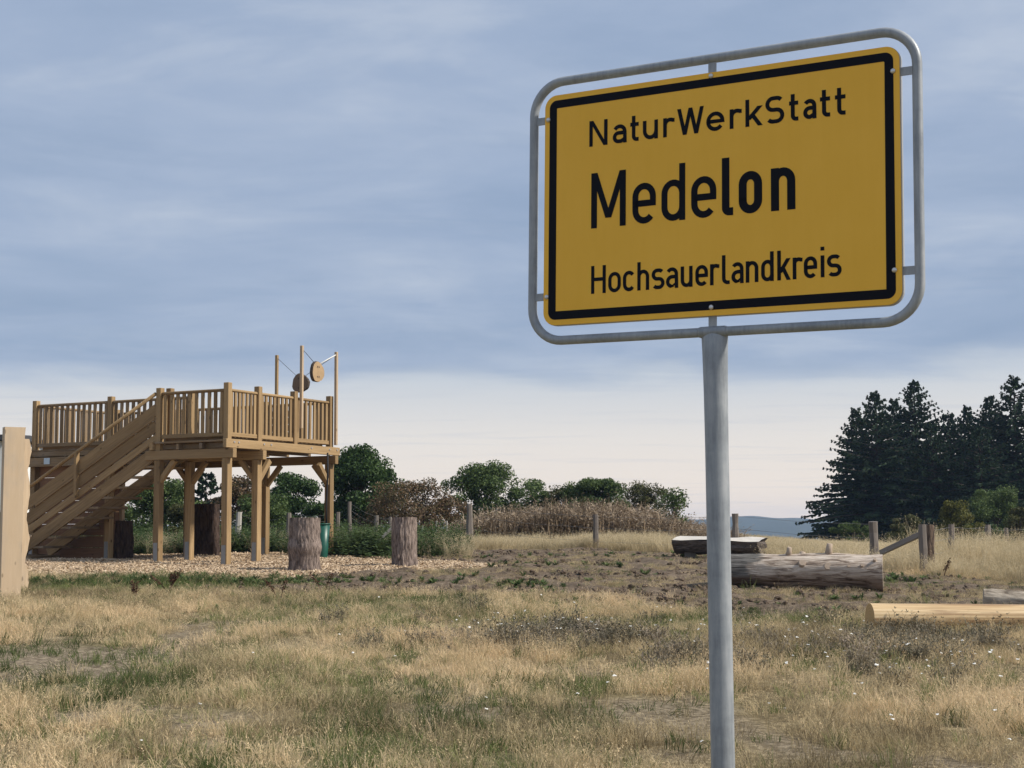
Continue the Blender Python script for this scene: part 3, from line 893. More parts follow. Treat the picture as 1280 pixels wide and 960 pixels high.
zr = at(7, 551, 46).z; zm = at(7, 640, 46).z
block('wall', xr-5, xr, 46, 50, zm, zr, WHITE, hut); block('plinth', xr-4.98, xr-.02, 46.02, 49.98, gb-.3, zm-.003, PLIN, hut)
bm = bmesh.new()
rp = [(xr-5.3, 45.6, zr+.003), (xr+.16, 45.6, zr+.003), (xr+.16, 50.4, zr+.003), (xr-5.3, 50.4, zr+.003), (xr-5.3, 48, zr+.12), (xr+.16, 48, zr+.12)]
lo = [bm.verts.new(p) for p in rp]; hi = [bm.verts.new((p[0], p[1], p[2]+.17)) for p in rp]
for s_ in (lo, hi):
    bm.faces.new((s_[0], s_[1], s_[5], s_[4])); bm.faces.new((s_[3], s_[4], s_[5], s_[2]))
for a, c_ in ((0, 1), (1, 5), (5, 2), (2, 3), (3, 4), (4, 0)): bm.faces.new((lo[a], lo[c_], hi[c_], hi[a]))
bmesh.ops.recalc_face_normals(bm, faces=bm.faces); add('roof', bm_mesh('roof', bm, ROOF), hut)
bm = bmesh.new()
for xx in (xr-.1, ):
    vv = [bm.verts.new(p) for p in ((xx, 46, zr), (xx, 50, zr), (xx, 48, zr+.10))]; bm.faces.new(vv)
add('gable', bm_mesh('gable', bm, WHITE), hut)

# ------------------------------------------------------------------ stumps and logs
from mathutils import noise as mn
BARK1 = bark('grey_brown_bark', (.085, .062, .052), (.31, .245, .21)); BARK2 = bark('dark_bark', (.028, .018, .014), (.085, .055, .042))
CUT1 = endgrain('cut_face_pale', (.33, .27, .20), (.52, .44, .34)); CUT2 = endgrain('cut_face_dark', (.10, .07, .05), (.2, .14, .1))
CUT3 = endgrain('cut_face_yellow', (.46, .29, .12), (.62, .43, .21))


def trunk_mesh(name, L, r0, r1, mat, rough=.05, seed=0., seg=44, rings=26, lump=.06, bulge=None):
    """Log along local z with an uneven bark surface."""
    V = []; Fq = []
    for i in range(rings+1):
        t = i/rings; z = L*t; r = r0+(r1-r0)*t
        for k in range(seg):
            a = 2*math.pi*k/seg; ca_, sa = math.cos(a), math.sin(a)
            d = lump*mn.noise(Vector((ca_*1.3+seed, sa*1.3, z*1.6)))+rough*((abs(mn.noise(Vector((ca_*6+seed, sa*6, z*3.))))-.25)*.8+(abs(mn.noise(Vector((ca_*13+seed, sa*13, z*5.))))-.25)*.6)
            if bulge: d += bulge[1]*math.exp(-((z-bulge[0])/bulge[2])**2)*(1+.5*mn.noise(Vector((ca_*2, sa*2, seed))))
            rr = r*(1+d); V.append((rr*ca_, rr*sa, z))
    for i in range(rings):
        for k in range(seg): Fq.append((i*seg+k, i*seg+(k+1) % seg, (i+1)*seg+(k+1) % seg, (i+1)*seg+k))
    me = bpy.data.meshes.new(name); me.from_pydata(V, [], Fq); me.materials.append(mat)
    for p in me.polygons: p.use_smooth = True
    return me, V[:seg], V[-seg:]


def cap_mesh(name, ring, mat, flip=False):
    me = bpy.data.meshes.new(name); r = ring[::-1] if flip else ring
    c_ = sum((Vector(q) for q in r), Vector())/len(r); V = [tuple(c_)]+list(r); n_ = len(r)
    me.from_pydata(V, [], [(0, 1+i, 1+(i+1) % n_) for i in range(n_)]); me.materials.append(mat); return me


def stump(px, D, H, r0, r1, mat, cut, label, seed, bulge=None):
    g = ground_at(px, D); g.z = float(gtop(g.x, g.y)[0])
    o = empty('log_stump', g, label, 'stump', 'upright log stumps on and by the wood chips')
    me, lo_, hi_ = trunk_mesh('bark', H+.08, r0, r1, mat, .20, seed, 110, 40, .10, bulge)
    mm = Matrix.Translation(g+Vector((0, 0, -.08))) @ Matrix.Rotation(random.uniform(-.03, .03), 4, 'X') @ Matrix.Rotation(random.uniform(-.02, .02), 4, 'Y')
    add('bark', me, o, mm); add('cut_face', cap_mesh('cut_face', hi_, cut), o, mm)


stump(380.5, 28.2, .98, .285, .275, BARK1, CUT1, 'grey-brown log stump with a bulge standing in front of the green bin', 2.0, (.50, .16, .13))
stump(505.5, 29.3, .97, .265, .235, BARK1, CUT1, 'grey-brown log stump standing alone at the tip of the chips', 9.0)
stump(258, 34.6, 1.18, .31, .275, BARK2, CUT2, 'tall dark brown log stump standing under the platform', 14.0)
stump(152, 33.0, .84, .27, .235, BARK2, CUT2, 'short dark log stump beside the red-brown boarded wall', 21.0)


def log(name, pA, pB, r0, r1, mat, cut, label, seed, cat='log', lump=.05, rough=.05, knots=(), capB=True, group='logs lying on the meadow', bend=0):
    o = empty(name, (pA+pB)/2-Vector((0, 0, (r0+r1)/2)), label, cat, group)
    d = pB-pA; mm = frame_mat(pA, d, Vector((0, 0, 1)))
    me, lo_, hi_ = trunk_mesh('trunk', d.length, r0, r1, mat, rough, seed, 44, 40, lump)
    add('trunk', me, o, mm); add('cut_face', cap_mesh('cut_face', lo_, cut, True), o, mm); add('cut_face', cap_mesh('cut_face', hi_, cut), o, mm)
    for (t, ang, kl, kr) in knots:
        a = math.radians(ang); r = r0+(r1-r0)*t; dr = Vector((math.cos(a), math.sin(a), .15)).normalized()
        b0 = Vector((0, 0, d.length*t))+dr*(r*.86)
        km = tube_mesh('branch_stub', [b0, b0+dr*(kl*.5+r*.1), b0+dr*(kl+r*.14)], [kr*1.35, kr*1.1, kr*.9], KNOT, 10); add('branch_stub', km, o, mm)
    return o


KNOT = flat('pale_knot_wood', (.38, .30, .23), .85, var=.3, scale=25)
LOGW, nb = mat_new('weathered_log')
oc = nb.n('ShaderNodeTexCoord').outputs['Object']
n_ = nb.noise(nb.mapping(oc, (9, 9, 1.1)), 1.6, 7, .65, 1.0); n8 = nb.noise(nb.mapping(oc, (3, 3, .9)), 1.3, 5, .6)
cr1 = nb.noise(nb.mapping(oc, (26, 26, 1.3)), 1.2, 5, .6, .6)
c = nb.ramp(n_, [(.36, (.075, .052, .038)), (.44, (.25, .19, .145)), (.52, (.47, .39, .315)), (.64, (.62, .54, .46))])
zc_ = nb.n('ShaderNodeSeparateXYZ', None, Vector=oc).outputs[2]
barkm = nb.smooth(nb.m('ADD', zc_, nb.m('MULTIPLY', n8, .9)), 1.15, 1.00)
c = nb.mix(barkm, c, nb.ramp(cr1, [(.35, (.05, .045, .04)), (.65, (.19, .18, .165))]))
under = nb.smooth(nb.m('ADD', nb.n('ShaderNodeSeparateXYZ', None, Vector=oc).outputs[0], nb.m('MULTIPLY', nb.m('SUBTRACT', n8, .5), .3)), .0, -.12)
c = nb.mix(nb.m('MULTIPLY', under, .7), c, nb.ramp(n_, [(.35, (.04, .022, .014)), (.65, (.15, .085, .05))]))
finish(nb, c, .85, nb.m('ADD', n_, cr1), .7, .03)
YLOG, nb = mat_new('peeled_log')
oc = nb.n('ShaderNodeTexCoord').outputs['Object']
n_ = nb.noise(nb.mapping(oc, (22, 22, .35)), 1.5, 6, .6, .15); n8 = nb.noise(nb.mapping(oc, (9, 9, .5)), 1.3, 6, .65, .3)
c = nb.ramp(n_, [(.36, (.34, .21, .10)), (.5, (.56, .40, .215)), (.64, (.70, .54, .32))])
c = nb.mix(nb.m('MULTIPLY', nb.smooth(n8, .48, .62), .7), c, (.25, .14, .065))
finish(nb, c, .55, n_, .3, .01, spec=.35)
GLOG = bark('silver_grey_log', (.16, .125, .09), (.52, .45, .36), True, 10., .7)

# big weathered log
gA = ground_at(897, 24.4); gB = ground_at(1102, 23.75)
log('fallen_log', gA+Vector((0, 0, .25)), gB+Vector((0, 0, .30)), .265, .305, LOGW, CUT1, 'big weathered grey log with branch stubs, half its bark gone', 4., lump=.10, rough=.09,
    knots=[(.50, -20, .05, .05), (.505, 62, .05, .055), (.66, 4, .17, .05), (.66, 70, .02, .06), (.78, 70, .04, .022), (.86, 68, .05, .025), (.935, 52, .06, .025), (.42, 10, .12, .04)])
# yellow peeled log
gA = ground_at(1084, 18.3); gB = ground_at(1300, 18.6); gB.x += .9; gB.z = G(gB.x, gB.y)
log('peeled_log', gA+Vector((0, 0, .175)), gB+Vector((0, 0, .155)), .178, .160, YLOG, CUT3, 'smooth yellow peeled log lying in dry grass', 7., lump=.02, rough=.008, knots=[(.84, 40, .015, .02)])
gA = ground_at(1226, 21.3); gB = ground_at(1300, 20.9); gB.x += .9; gB.z = G(gB.x, gB.y)
log('grey_log', gA+Vector((0, 0, .10)), gB+Vector((0, 0, .10)), .16, .15, GLOG, CUT1, 'short silver grey log lying between the big log and the peeled log', 12., lump=.14, rough=.12)

# split log bench behind the post
HALFT = flat('bleached_split_face', (.56, .52, .46), .8, var=.35, scale=7, bump=.6); HALFB = bark('split_log_bark', (.05, .04, .035), (.17, .14, .12))
pA = at(846, 675, 33.2); pB = at(953, 678, 32.4)
o = empty('split_log_bench', ((pA.x+pB.x)/2, 32.8, G((pA.x+pB.x)/2, 32.8)), 'bleached split log bench resting in tall dry grass', 'log bench')
mm = frame_mat(pA, pB-pA, Vector((0, 0, 1))) @ Matrix.Rotation(math.radians(7), 4, 'Z'); L = (pB-pA).length
V = []; Fq = []; nr = 18; ns = 15
for i in range(nr+1):
    t = i/nr
    for k in range(ns+1):
        a = math.pi*k/ns; r = .34*(1+.2*mn.noise(Vector((k*.6, t*4, 3))))
        V.append((-r*math.sin(a)*1.0+.05, r*math.cos(a)*1.05, L*t+(random.uniform(-.05, .05) if i == nr else 0)))
for i in range(nr):
    for k in range(ns): Fq.append((i*(ns+1)+k, i*(ns+1)+k+1, (i+1)*(ns+1)+k+1, (i+1)*(ns+1)+k))
Fq.append(tuple(range(ns+1))); Fq.append(tuple(nr*(ns+1)+k for k in range(ns, -1, -1)))
me = bpy.data.meshes.new('half_trunk'); me.from_pydata(V, [], Fq); me.materials.append(HALFB); add('half_trunk', me, o, mm)
bm = bmesh.new(); bmesh.ops.create_grid(bm, x_segments=24, y_segments=6, size=.5)
for v in bm.verts:
    q = v.co.copy(); zz = (q.x+.5)*L; yy = q.y*.70*(1-.10*abs(math.sin(zz*2))); v.co = Vector((.075+.05*mn.noise(Vector((zz*1.5, yy*4, 1)))-.25*yy*yy, yy, zz))
add('split_face', bm_mesh('split_face', bm, HALFT, True), o, mm)
for t in (.15, .85):
    q = pA.lerp(pB, t); beam('block', (q.x, q.y, G(q.x, q.y)-.05), (q.x, q.y, q.z-.12), .25, .25, GREYWOOD, o)

# green bin and rope under the platform's far corner
GREEN = flat('green_plastic', (.006, .075, .052), .4, spec=.5, var=.12); BLK = flat('black_rubber', (.015, .015, .018), .6)
gB_ = ground_at(403.5, 32.2); gB_.z = float(gtop(gB_.x, gB_.y)[0])
o = empty('green_bin', gB_, 'dark green plastic bin half behind a log stump', 'bin')
V, Fq = tube_arrays([(0, 0, 0), (0, 0, .02), (0, 0, .74), (0, 0, .745), (0, 0, .05)], [.10, .105, .155, .145, .095], 20)
me = bpy.data.meshes.new('tub'); me.from_pydata(V, [], Fq+[tuple(range(19, -1, -1)), tuple(range(80, 100))]); me.materials.append(GREEN)
for p in me.polygons: p.use_smooth = len(p.vertices) == 4
add('tub', me, o, Matrix.Translation(gB_))
rim = [(math.cos(a)*.16, math.sin(a)*.16, .735) for a in [2*math.pi*i/20 for i in range(20)]]
add('rim', tube_mesh('rim', rim, [.014]*20, GREEN, 8, True), o, Matrix.Translation(gB_))
ra = at(409.5, 566, 32.3); rb_ = at(408, 660, 32.3)
cable('hanging_hose', [ra, ra.lerp(rb_, .3)+Vector((.01, 0, 0)), ra.lerp(rb_, .7)+Vector((-.01, 0, 0)), rb_], .02, BLK, 'black hose hanging from the platform down to the green bin', 'hose')

# ------------------------------------------------------------------ fences
WIREG = flat('fence_wire', (.20, .20, .20), .5, .5)
FPOST = wood('old_fence_post', (.10, .085, .075), (.25, .215, .185), grain=12, knots=False)
FPALE = wood('pale_fence_post', (.30, .275, .245), (.46, .43, .39), grain=12, knots=False)


def fpost(parent, px, ytop, D, wpx, mat=FPOST, lean=0., name='post', rnd=True):
    g = ground_at(px, D); t = at(px, ytop, D); H = t.z-g.z; r = wpx*D/F_PX/2
    pts = []; rad = []; lean = lean+random.uniform(-.025, .025)
    for i in range(6):
        k = i/5; pts.append((random.uniform(-.12, .12)*r+lean*k*H, random.uniform(-.12, .12)*r, -.2+(H+.2)*k)); rad.append(r*(1.08-.16*k)*random.uniform(.86, 1.12))
    me = tube_mesh(name, pts, rad, mat, 7 if rnd else 4, smooth=False)
    mm = Matrix.Translation(g)
    if parent is not None: return add(name, me, parent, mm), t
    return add(name, me, None, mm), t


def fence(posts, label, strands, group=None):
    g = ground_at(posts[0][0], posts[0][2]); f = empty('wire_fence', g, label, 'fence', group)
    tops = []
    for q in posts: tops.append(fpost(f, *q)[1])
    for s in strands:
        for a, c_ in zip(tops[:-1], tops[1:]):
            p = a-Vector((0, 0, s)); q = c_-Vector((0, 0, s)); m_ = (p+q)/2-Vector((0, 0, .03+random.random()*.03))
            add('wire', tube_mesh('wire', [p, m_, q], [.0032]*3, WIREG, 4), f)
    return f


fence([(586, 630, 42, 9), (744, 643, 38.5, 8), (919, 642, 35, 9), (1091, 652, 31, 11.5)], 'wire fence of round grey posts across the dry grass strip', (.06, .35, .7))
sf = fence([(1153, 655.5, 28.9, 10), (1188, 655.5, 33, 8.5), (1234, 656, 36, 8), (1258, 660, 40, 6), (1296, 655, 44, 8)], 'wire fence of leaning posts in front of the yellow-green bush', (.06, .3, .55))
o, _t = fpost(None, 1160.5, 656, 29.4, 13, bark('rotten_trunk_post', (.05, .035, .028), (.20, .14, .10)), 0, 'trunk_post'); tag(o, 'rough brown trunk post beside the braced fence post', 'post')
a = at(1101, 691, 29.8); c_ = at(1152, 667, 29.0)
o = add('brace_rail', box_mesh(.10, .09, (c_-a).length, GREYWOOD, .006, 'brace_rail'), None, frame_mat(a, c_-a, Vector((0, 0, 1)))); tag(o, 'slanting grey brace rail leaning on the fence post behind the big log', 'brace rail')
fence([(255, 645, 41, 5), (297, 640, 40, 8, FPALE, .04), (330, 648, 40, 6), (361.5, 641, 39, 6.5), (421, 640, 39, 6), (438, 627, 38, 5.5), (471, 644, 39, 5.5), (488, 646, 39.5, 5)], 'wire fence of thin posts in the weeds behind the platform', (.05, .22, .4, .6))
for (px, yt, D, lab) in ((527, 657, 44, 'short white stake tilted in the dry grass'), (545, 651, 45, 'white stake with a slanting prop in the dry grass'), (559, 651, 45, 'white stake by the dead brambles')):
    o, _t = fpost(None, px, yt, D, 2.6, FPALE, .03 if px == 527 else 0, 'stake'); tag(o, lab, 'stake', 'white stakes in the dry grass')
a = at(474, 675, 34); c_ = at(490, 660, 34)
o = add('plank', box_mesh(.07, .05, (c_-a).length, FPALE, .004, 'plank'), None, frame_mat(a, c_-a, Vector((0, 0, 1)))); tag(o, 'pale plank leaning at a slant behind the lone log stump', 'plank')

# ------------------------------------------------------------------ trees and shrubs
def rand_dirs(n_):
    v = rng.normal(size=(n_, 3)); return v/np.linalg.norm(v, axis=1, keepdims=True)


def leaf_quads(cen, nrm_jit, size, asp=.55, up=.0):
    """Rhombic leaves at cen with random orientation."""
    n_ = len(cen); d = rand_dirs(n_); d[:, 2] = d[:, 2]*(1-up)-up*.3; d /= np.linalg.norm(d, axis=1, keepdims=True)
    e = np.cross(d, rand_dirs(n_)); e /= np.linalg.norm(e, axis=1, keepdims=True)
    s = size*rng.uniform(.6, 1.35, (n_, 1))
    fold = np.cross(d, e)*s*.12
    V = np.stack([cen-d*s*.5, cen+e*s*asp*.5+fold, cen+d*s*.5, cen-e*s*asp*.5+fold], 1).reshape(-1, 3)
    return V, np.arange(n_*4).reshape(-1, 4)


def broad(px, ytop, hwpx, D, mat, label, n_leaf=9000, n_cl=60, leaf=.15, ybase=None, name='tree', cat='tree', group=None, tm=None, depth=.8, low=.05, sparse=1.0, skew=0., clr=.24):
    g = ground_at(px, D); top = at(px, ytop, D).z; H = max(.6, top-g.z); hw = hwpx*D/F_PX
    o = empty(name, g, label, cat, group)
    # clump centres inside an uneven dome
    cl = []; k = 0
    ph = rng.uniform(0, 6.28, 6)
    while len(cl) < n_cl:
        k += 1
        t = rng.random()**.85; z = low+(1-low)*t
        prof = (math.sqrt(max(0., 1-((t-.30)/.72)**2)) if t > .30 else .90+.33*t)*(.92+.16*math.sin(9*t+ph[0]))
        a = rng.uniform(0, 6.28); rad = prof*(.90+.16*math.sin(2*a+ph[1])+.12*math.sin(5*a+ph[2]))*rng.random()**.42
        p = np.array([math.cos(a)*rad*hw+skew*hw*t, math.sin(a)*rad*hw*depth, z*H*(1-.04*rng.random())])
        cl.append(p)
    cl = np.array(cl); cl[:, 2] = np.minimum(cl[:, 2], H*(1-clr*.25))
    n_leaf = int(n_leaf*2.0); leaf *= .66; per = n_leaf//n_cl; L = []
    for p in cl:
        r = clr*min(hw, H*.6)*rng.uniform(.55, 1.3)
        q = rng.normal(0, .55, (per, 3)); nq = np.linalg.norm(q, axis=1, keepdims=True); q *= np.minimum(1, 1.05/nq); q = q*r*np.array([1.1, 1.1, .8])*sparse
        L.append(p+q)
    cen = np.concatenate(L); cen = cen[(cen[:, 2] > .02)]
    V, Fq = leaf_quads(cen, 0, leaf)
    mm = Matrix.Translation(g)
    # trunk and limbs
    TV = []; TF = []; tm = tm or TWIG
    V2_, F2 = tube_arrays([(0, 0, -.2), (.03*H, 0, H*.3), (skew*hw*.3, .02*H, H*.62), (skew*hw*.5, 0, H*.86)], [H*.028, H*.022, H*.013, H*.004], 6, 0); TV += V2_; TF += F2
    for p in cl[::2]:
        s = Vector((skew*hw*.2, 0, H*(.12+.5*p[2]/H*.8))); e = Vector(p); m_ = s.lerp(e, .5)+Vector((0, 0, .05*H))
        V2_, F2 = tube_arrays([s, m_, e], [H*.011, H*.007, H*.002], 4, len(TV)); TV += V2_; TF += F2
    add('trunk', np_mesh('trunk', np.array(TV), np.array(TF), tm, True), o, mm)
    add('crown', np_mesh('crown', V, Fq, mat), o, mm)
    return o


TWIG = flat('twig_bark', (.09, .07, .055), .9, var=.3)
LG_D = leafmat('leaf_dark_green', [(.2, (.018, .038, .012)), (.5, (.046, .088, .024)), (.8, (.10, .16, .048))])
LG_M = leafmat('leaf_mid_green', [(.2, (.035, .058, .018)), (.5, (.085, .13, .038)), (.8, (.16, .215, .075))])
LG_O = leafmat('leaf_olive', [(.2, (.040, .042, .016)), (.5, (.085, .092, .032)), (.8, (.15, .145, .06))])
LG_B = leafmat('leaf_copper', [(.2, (.05, .04, .02)), (.42, (.10, .085, .035)), (.55, (.16, .10, .055)), (.8, (.27, .18, .11))])
LG_Y = leafmat('leaf_yellow_green', [(.2, (.055, .065, .015)), (.5, (.125, .13, .03)), (.8, (.22, .20, .05))])
HG = 'hedge trees beyond the platform fence'
broad(450, 562, 62, 50, LG_D, 'largest dark green round tree beside the platform corner post', 16000, 75, .16, group=HG, low=.04)
broad(366, 594, 50, 53, LG_D, 'dark green bushy tree seen under the platform beam', 9000, 50, .16, group=HG, low=.02)
broad(300, 597, 44, 47, LG_B, 'loose brownish green shrub seen between the platform posts', 5000, 42, .13, group=HG, low=.02, name='shrub', cat='shrub')
broad(205, 604, 58, 48, LG_M, 'mid green hedge bush seen right of the stairs', 8000, 50, .14, group=HG, low=.02, name='shrub', cat='shrub')
broad(135, 612, 48, 50, LG_M, 'green hedge bush hidden behind the stairs', 5000, 40, .15, group=HG, low=.02, name='shrub', cat='shrub')
broad(330, 622, 55, 45, LG_M, 'low green bush behind the platform posts', 6500, 50, .12, group=HG, low=.02, name='shrub', cat='shrub')
broad(230, 634, 48, 44, LG_O, 'low olive green bush behind the tall dark stump', 6000, 40, .11, group=HG, low=.02, name='shrub', cat='shrub')
broad(400, 632, 50, 46, LG_D, 'low dark green bush behind the bin', 6000, 40, .12, group=HG, low=.02, name='shrub', cat='shrub')
broad(492, 606, 52, 46, LG_B, 'copper brown shrub in front of the largest dark tree', 4600, 55, .11, low=.0, sparse=1.2, name='shrub', cat='shrub', group='copper shrubs')
broad(528, 600, 42, 49, LG_B, 'copper brown shrub right of the largest dark tree', 3600, 40, .12, low=.03, name='shrub', cat='shrub', group='copper shrubs', sparse=1.25)
broad(562, 624, 36, 50, LG_B, 'low copper brown shrub left of the round hedge tree', 2500, 26, .12, low=.03, name='shrub', cat='shrub', group='copper shrubs')
broad(608, 583, 56, 58, LG_M, 'round mid green tree in the hedge behind the brambles', 12000, 60, .16, low=.03)
broad(668, 603, 34, 60, LG_M, 'small green tree right of the round hedge tree', 4500, 32, .16, low=.03)
broad(744, 600, 58, 57, LG_M, 'broad bright green bush rising above the dead brambles', 10000, 60, .15, low=.03, name='shrub', cat='shrub')
broad(800, 606, 50, 58, LG_O, 'olive brown bush at the right end of the hedge', 5500, 45, .13, low=.03, name='shrub', cat='shrub', sparse=1.15)
broad(705, 612, 40, 59, LG_O, 'olive green bush between the small tree and the broad bright bush', 5000, 40, .14, low=.03, name='shrub', cat='shrub')
broad(845, 613, 24, 51, LG_M, 'thin open sapling at the right end of the brambles', 700, 24, .15, low=.3, name='sapling', cat='sapling', sparse=1.5, clr=.3)
broad(1196, 626, 34, 60, LG_Y, 'yellow-green bush in front of the dark spruces', 5500, 40, .13, low=.03, name='shrub', cat='shrub')
broad(1246, 612, 50, 68, LG_M, 'large mid green bush in front of the spruces at the right', 8000, 50, .15, low=.03, name='shrub', cat='shrub')
broad(1130, 645, 30, 60, LG_O, 'low olive bush behind the braced fence corner', 3500, 32, .12, low=.03, name='shrub', cat='shrub')
broad(1065, 654, 40, 66, LG_M, 'low green scrub at the foot of the leftmost spruce', 4000, 36, .13, low=.03, name='shrub', cat='shrub')
broad(1275, 636, 26, 56, LG_O, 'dull green bush behind the right fence posts', 3000, 30, .12, low=.03, name='shrub', cat='shrub')

NEEDLE = leafmat('spruce_needles', [(.2, (.008, .019, .010)), (.5, (.020, .042, .022)), (.85, (.055, .090, .046))], .7, .1, .5, spec=.15)
SPB = flat('spruce_bark', (.055, .042, .035), .9, var=.3)


def spruce(px, ytop, Rm, D, label, seed, low=.04):
    g = ground_at(px, D); H = at(px, ytop, D).z-g.z; rr = np.random.default_rng(seed)
    o = empty('spruce', g, label, 'conifer', 'dark spruces at the right edge of the field'); mm = Matrix.Translation(g)
    V2_, F2 = tube_arrays([(0, 0, -.3), (.05, 0, H*.5), (0, 0, H*.995)], [H*.018, H*.011, .015], 7, 0)
    TV = list(V2_); TF = list(F2); LV = []
    z = low*H
    while z < H*.985:
        t = z/H; L0 = Rm*1.12*(1-t)**.88*(1.0 if t > .1 else .9)
        nb_ = int(7+4*rr.random()) if t < .85 else 6
        for k in range(nb_):
            a = 6.283*(k+rr.random()*.8)/nb_; L = max(.22, L0*rr.uniform(.50, 1.28))
            d = np.array([math.cos(a), math.sin(a), 0]); s = np.array([-math.sin(a), math.cos(a), 0])
            rise = .25*(t**1.5)*2+rr.uniform(-.10, .08)-.08
            n_ = max(3, int(L/.26)); z0 = z+rr.uniform(-.15, .15)
            pts = []
            for i in range(n_+1):
                q = i/n_; pts.append(np.array([0, 0, z0])+d*L*q+np.array([0, 0, L*(rise*q-.22*q*q*(1-t)+.10*q**4)]))
            if L > .7:
                V2_, F2 = tube_arrays([pts[0], pts[n_//2], pts[-1]], [.035+.012*L, .02+.005*L, .008], 4, len(TV)); TV += V2_; TF += F2
            for i in range(1, n_+1):
                q = i/n_; wl_ = (.17+.62*L*.50*(1-q)**.8)*rr.uniform(.65, 1.3)*(1.05-.35*t)
                for sg in (-1, 1):
                    dirn = d*.75+s*sg*.75+np.array([0, 0, -.10+rr.uniform(-.22, .22)]); dirn /= np.linalg.norm(dirn)
                    p0 = pts[i]; p1 = p0+dirn*wl_
                    up_ = np.array([0, 0, 1.])*rr.uniform(.5, 1)+s*rr.uniform(-.6, .6); wv = np.cross(dirn, up_); wv /= np.linalg.norm(wv); wv *= (.075+.035*rr.random())*(1.1-.5*t)
                    m_ = p0*.45+p1*.55
                    LV += [p0-wv*.4, m_-wv, p1, m_+wv]
                    wv3 = np.cross(dirn, wv); wv3 *= 1.0/np.linalg.norm(wv3)*.08; LV += [p0-wv3*.4, m_-wv3*1.2, p1, m_+wv3*.8]
                    # hanging twigs
                    h_ = np.array([rr.uniform(-.1, .1), rr.uniform(-.1, .1), -rr.uniform(.06, .18)]); wv2 = dirn*.10
                    LV += [m_, m_+h_*.5-wv2, m_+h_, m_+h_*.5+wv2]
            e = pts[-1]; wv = s*.09
            LV += [e-d*.2, e-wv*.8+d*.05, e+d*.26, e+wv*.8+d*.05]
        z += (.27+.08*rr.random())*(1 if t < .8 else .75)
    for k in range(14):   # leader
        a = k*2.4; p0 = np.array([0, 0, H*(.93+.005*k)]); d = np.array([math.cos(a), math.sin(a), .9])*.22*(1-k/18); wv = np.cross(d, [0, 0, 1.]); wv = wv/np.linalg.norm(wv)*.05
        LV += [p0, p0+d*.5-wv, p0+d, p0+d*.5+wv]
    add('trunk', np_mesh('trunk', np.array(TV), np.array(TF), SPB, True), o, mm)
    add('crown', np_mesh('crown', np.array(LV), np.arange(len(LV)).reshape(-1, 4), NEEDLE), o, mm)


for i, (px, yt, R_, D, lab) in enumerate([
        (1098, 490, 4.6, 93, 'outermost spruce with long boughs reaching over the field'),
        (1148, 473, 4.4, 98, 'tallest spruce of the left clump'),
        (1074, 512, 3.6, 96, 'spruce half hidden behind the outermost one'),
        (1122, 500, 4.0, 101, 'spruce between the outermost and the tallest of the clump'),
        (1190, 512, 3.8, 96, 'spruce with a low tip right of the tallest one'),
        (1214, 508, 3.8, 101, 'slim spruce in the middle of the row'),
        (1243, 494, 4.0, 97, 'spruce beside the big one at the right edge'),
        (1274, 468, 4.8, 93, 'tall broad spruce at the right edge behind the green bush'),
        (1318, 480, 4.6, 97, 'last spruce of the row, mostly out of view'),
        (1168, 530, 3.8, 90, 'short spruce in front of the tallest one'),
        (1228, 535, 3.6, 89, 'short spruce in front of the slim one')]):
    spruce(px, yt, R_, D, lab, 100+i)
spr2 = ground_at(256, 56)
spruce_label = 'small dark conifer seen between the platform posts'
_n0 = len(bpy.data.objects); spruce(256, 592, 1.5, 56, spruce_label, 140)
for o in bpy.data.objects:
    if o.get('label') == spruce_label: o['group'] = HG

# ------------------------------------------------------------------ scattered ground cover (geometry-node instances)
def blade_tuft(name, n_, h0, h1, spread, width, bend, mat, seed, heads=0.0, headw=.012):
    r = np.random.default_rng(seed); V = []; Q = []; Tn = []
    for i in range(n_):
        a = r.uniform(0, 6.28); rad = spread*math.sqrt(r.random()); bx, by = rad*math.cos(a), rad*math.sin(a)
        h = r.uniform(h0, h1); la = a+r.normal(0, .9); lean = bend*h*r.uniform(.15, 1.); dx, dy = math.cos(la)*lean, math.sin(la)*lean
        wa = r.uniform(0, 3.14); wx, wy = math.cos(wa)*width/2, math.sin(wa)*width/2; o = len(V)
        m1 = (bx+dx*.25, by+dy*.25, h*.5); m2 = (bx+dx*.6, by+dy*.6, h*.8); tp = (bx+dx, by+dy, h*(1-.15*bend*r.random()))
        V += [(bx-wx, by-wy, -.03), (bx+wx, by+wy, -.03), (m1[0]-wx*.85, m1[1]-wy*.85, m1[2]), (m1[0]+wx*.85, m1[1]+wy*.85, m1[2]), (m2[0]-wx*.55, m2[1]-wy*.55, m2[2]), (m2[0]+wx*.55, m2[1]+wy*.55, m2[2]), tp]
        Q += [(o, o+1, o+3, o+2), (o+2, o+3, o+5, o+4)]; Tn.append((o+4, o+5, o+6))
        if r.random() < heads:
            for k in range(5):
                ka = r.uniform(0, 6.28); kz = r.uniform(-.16, .03)*min(1, h/.35); o = len(V); c_ = np.array([m2[0]+(tp[0]-m2[0])*1.0, m2[1]+(tp[1]-m2[1])*1.0, tp[2]+kz])
                e = np.array([math.cos(ka), math.sin(ka), .7])*headw*2.2; f = np.array([-math.sin(ka), math.cos(ka), 0])*headw*.5
                V += [tuple(c_), tuple(c_+e*.5-f), tuple(c_+e), tuple(c_+e*.5+f)]; Q.append((o, o+1, o+2, o+3))
    me = bpy.data.meshes.new(name); me.from_pydata(V, [], Q+Tn); me.materials.append(mat); return me


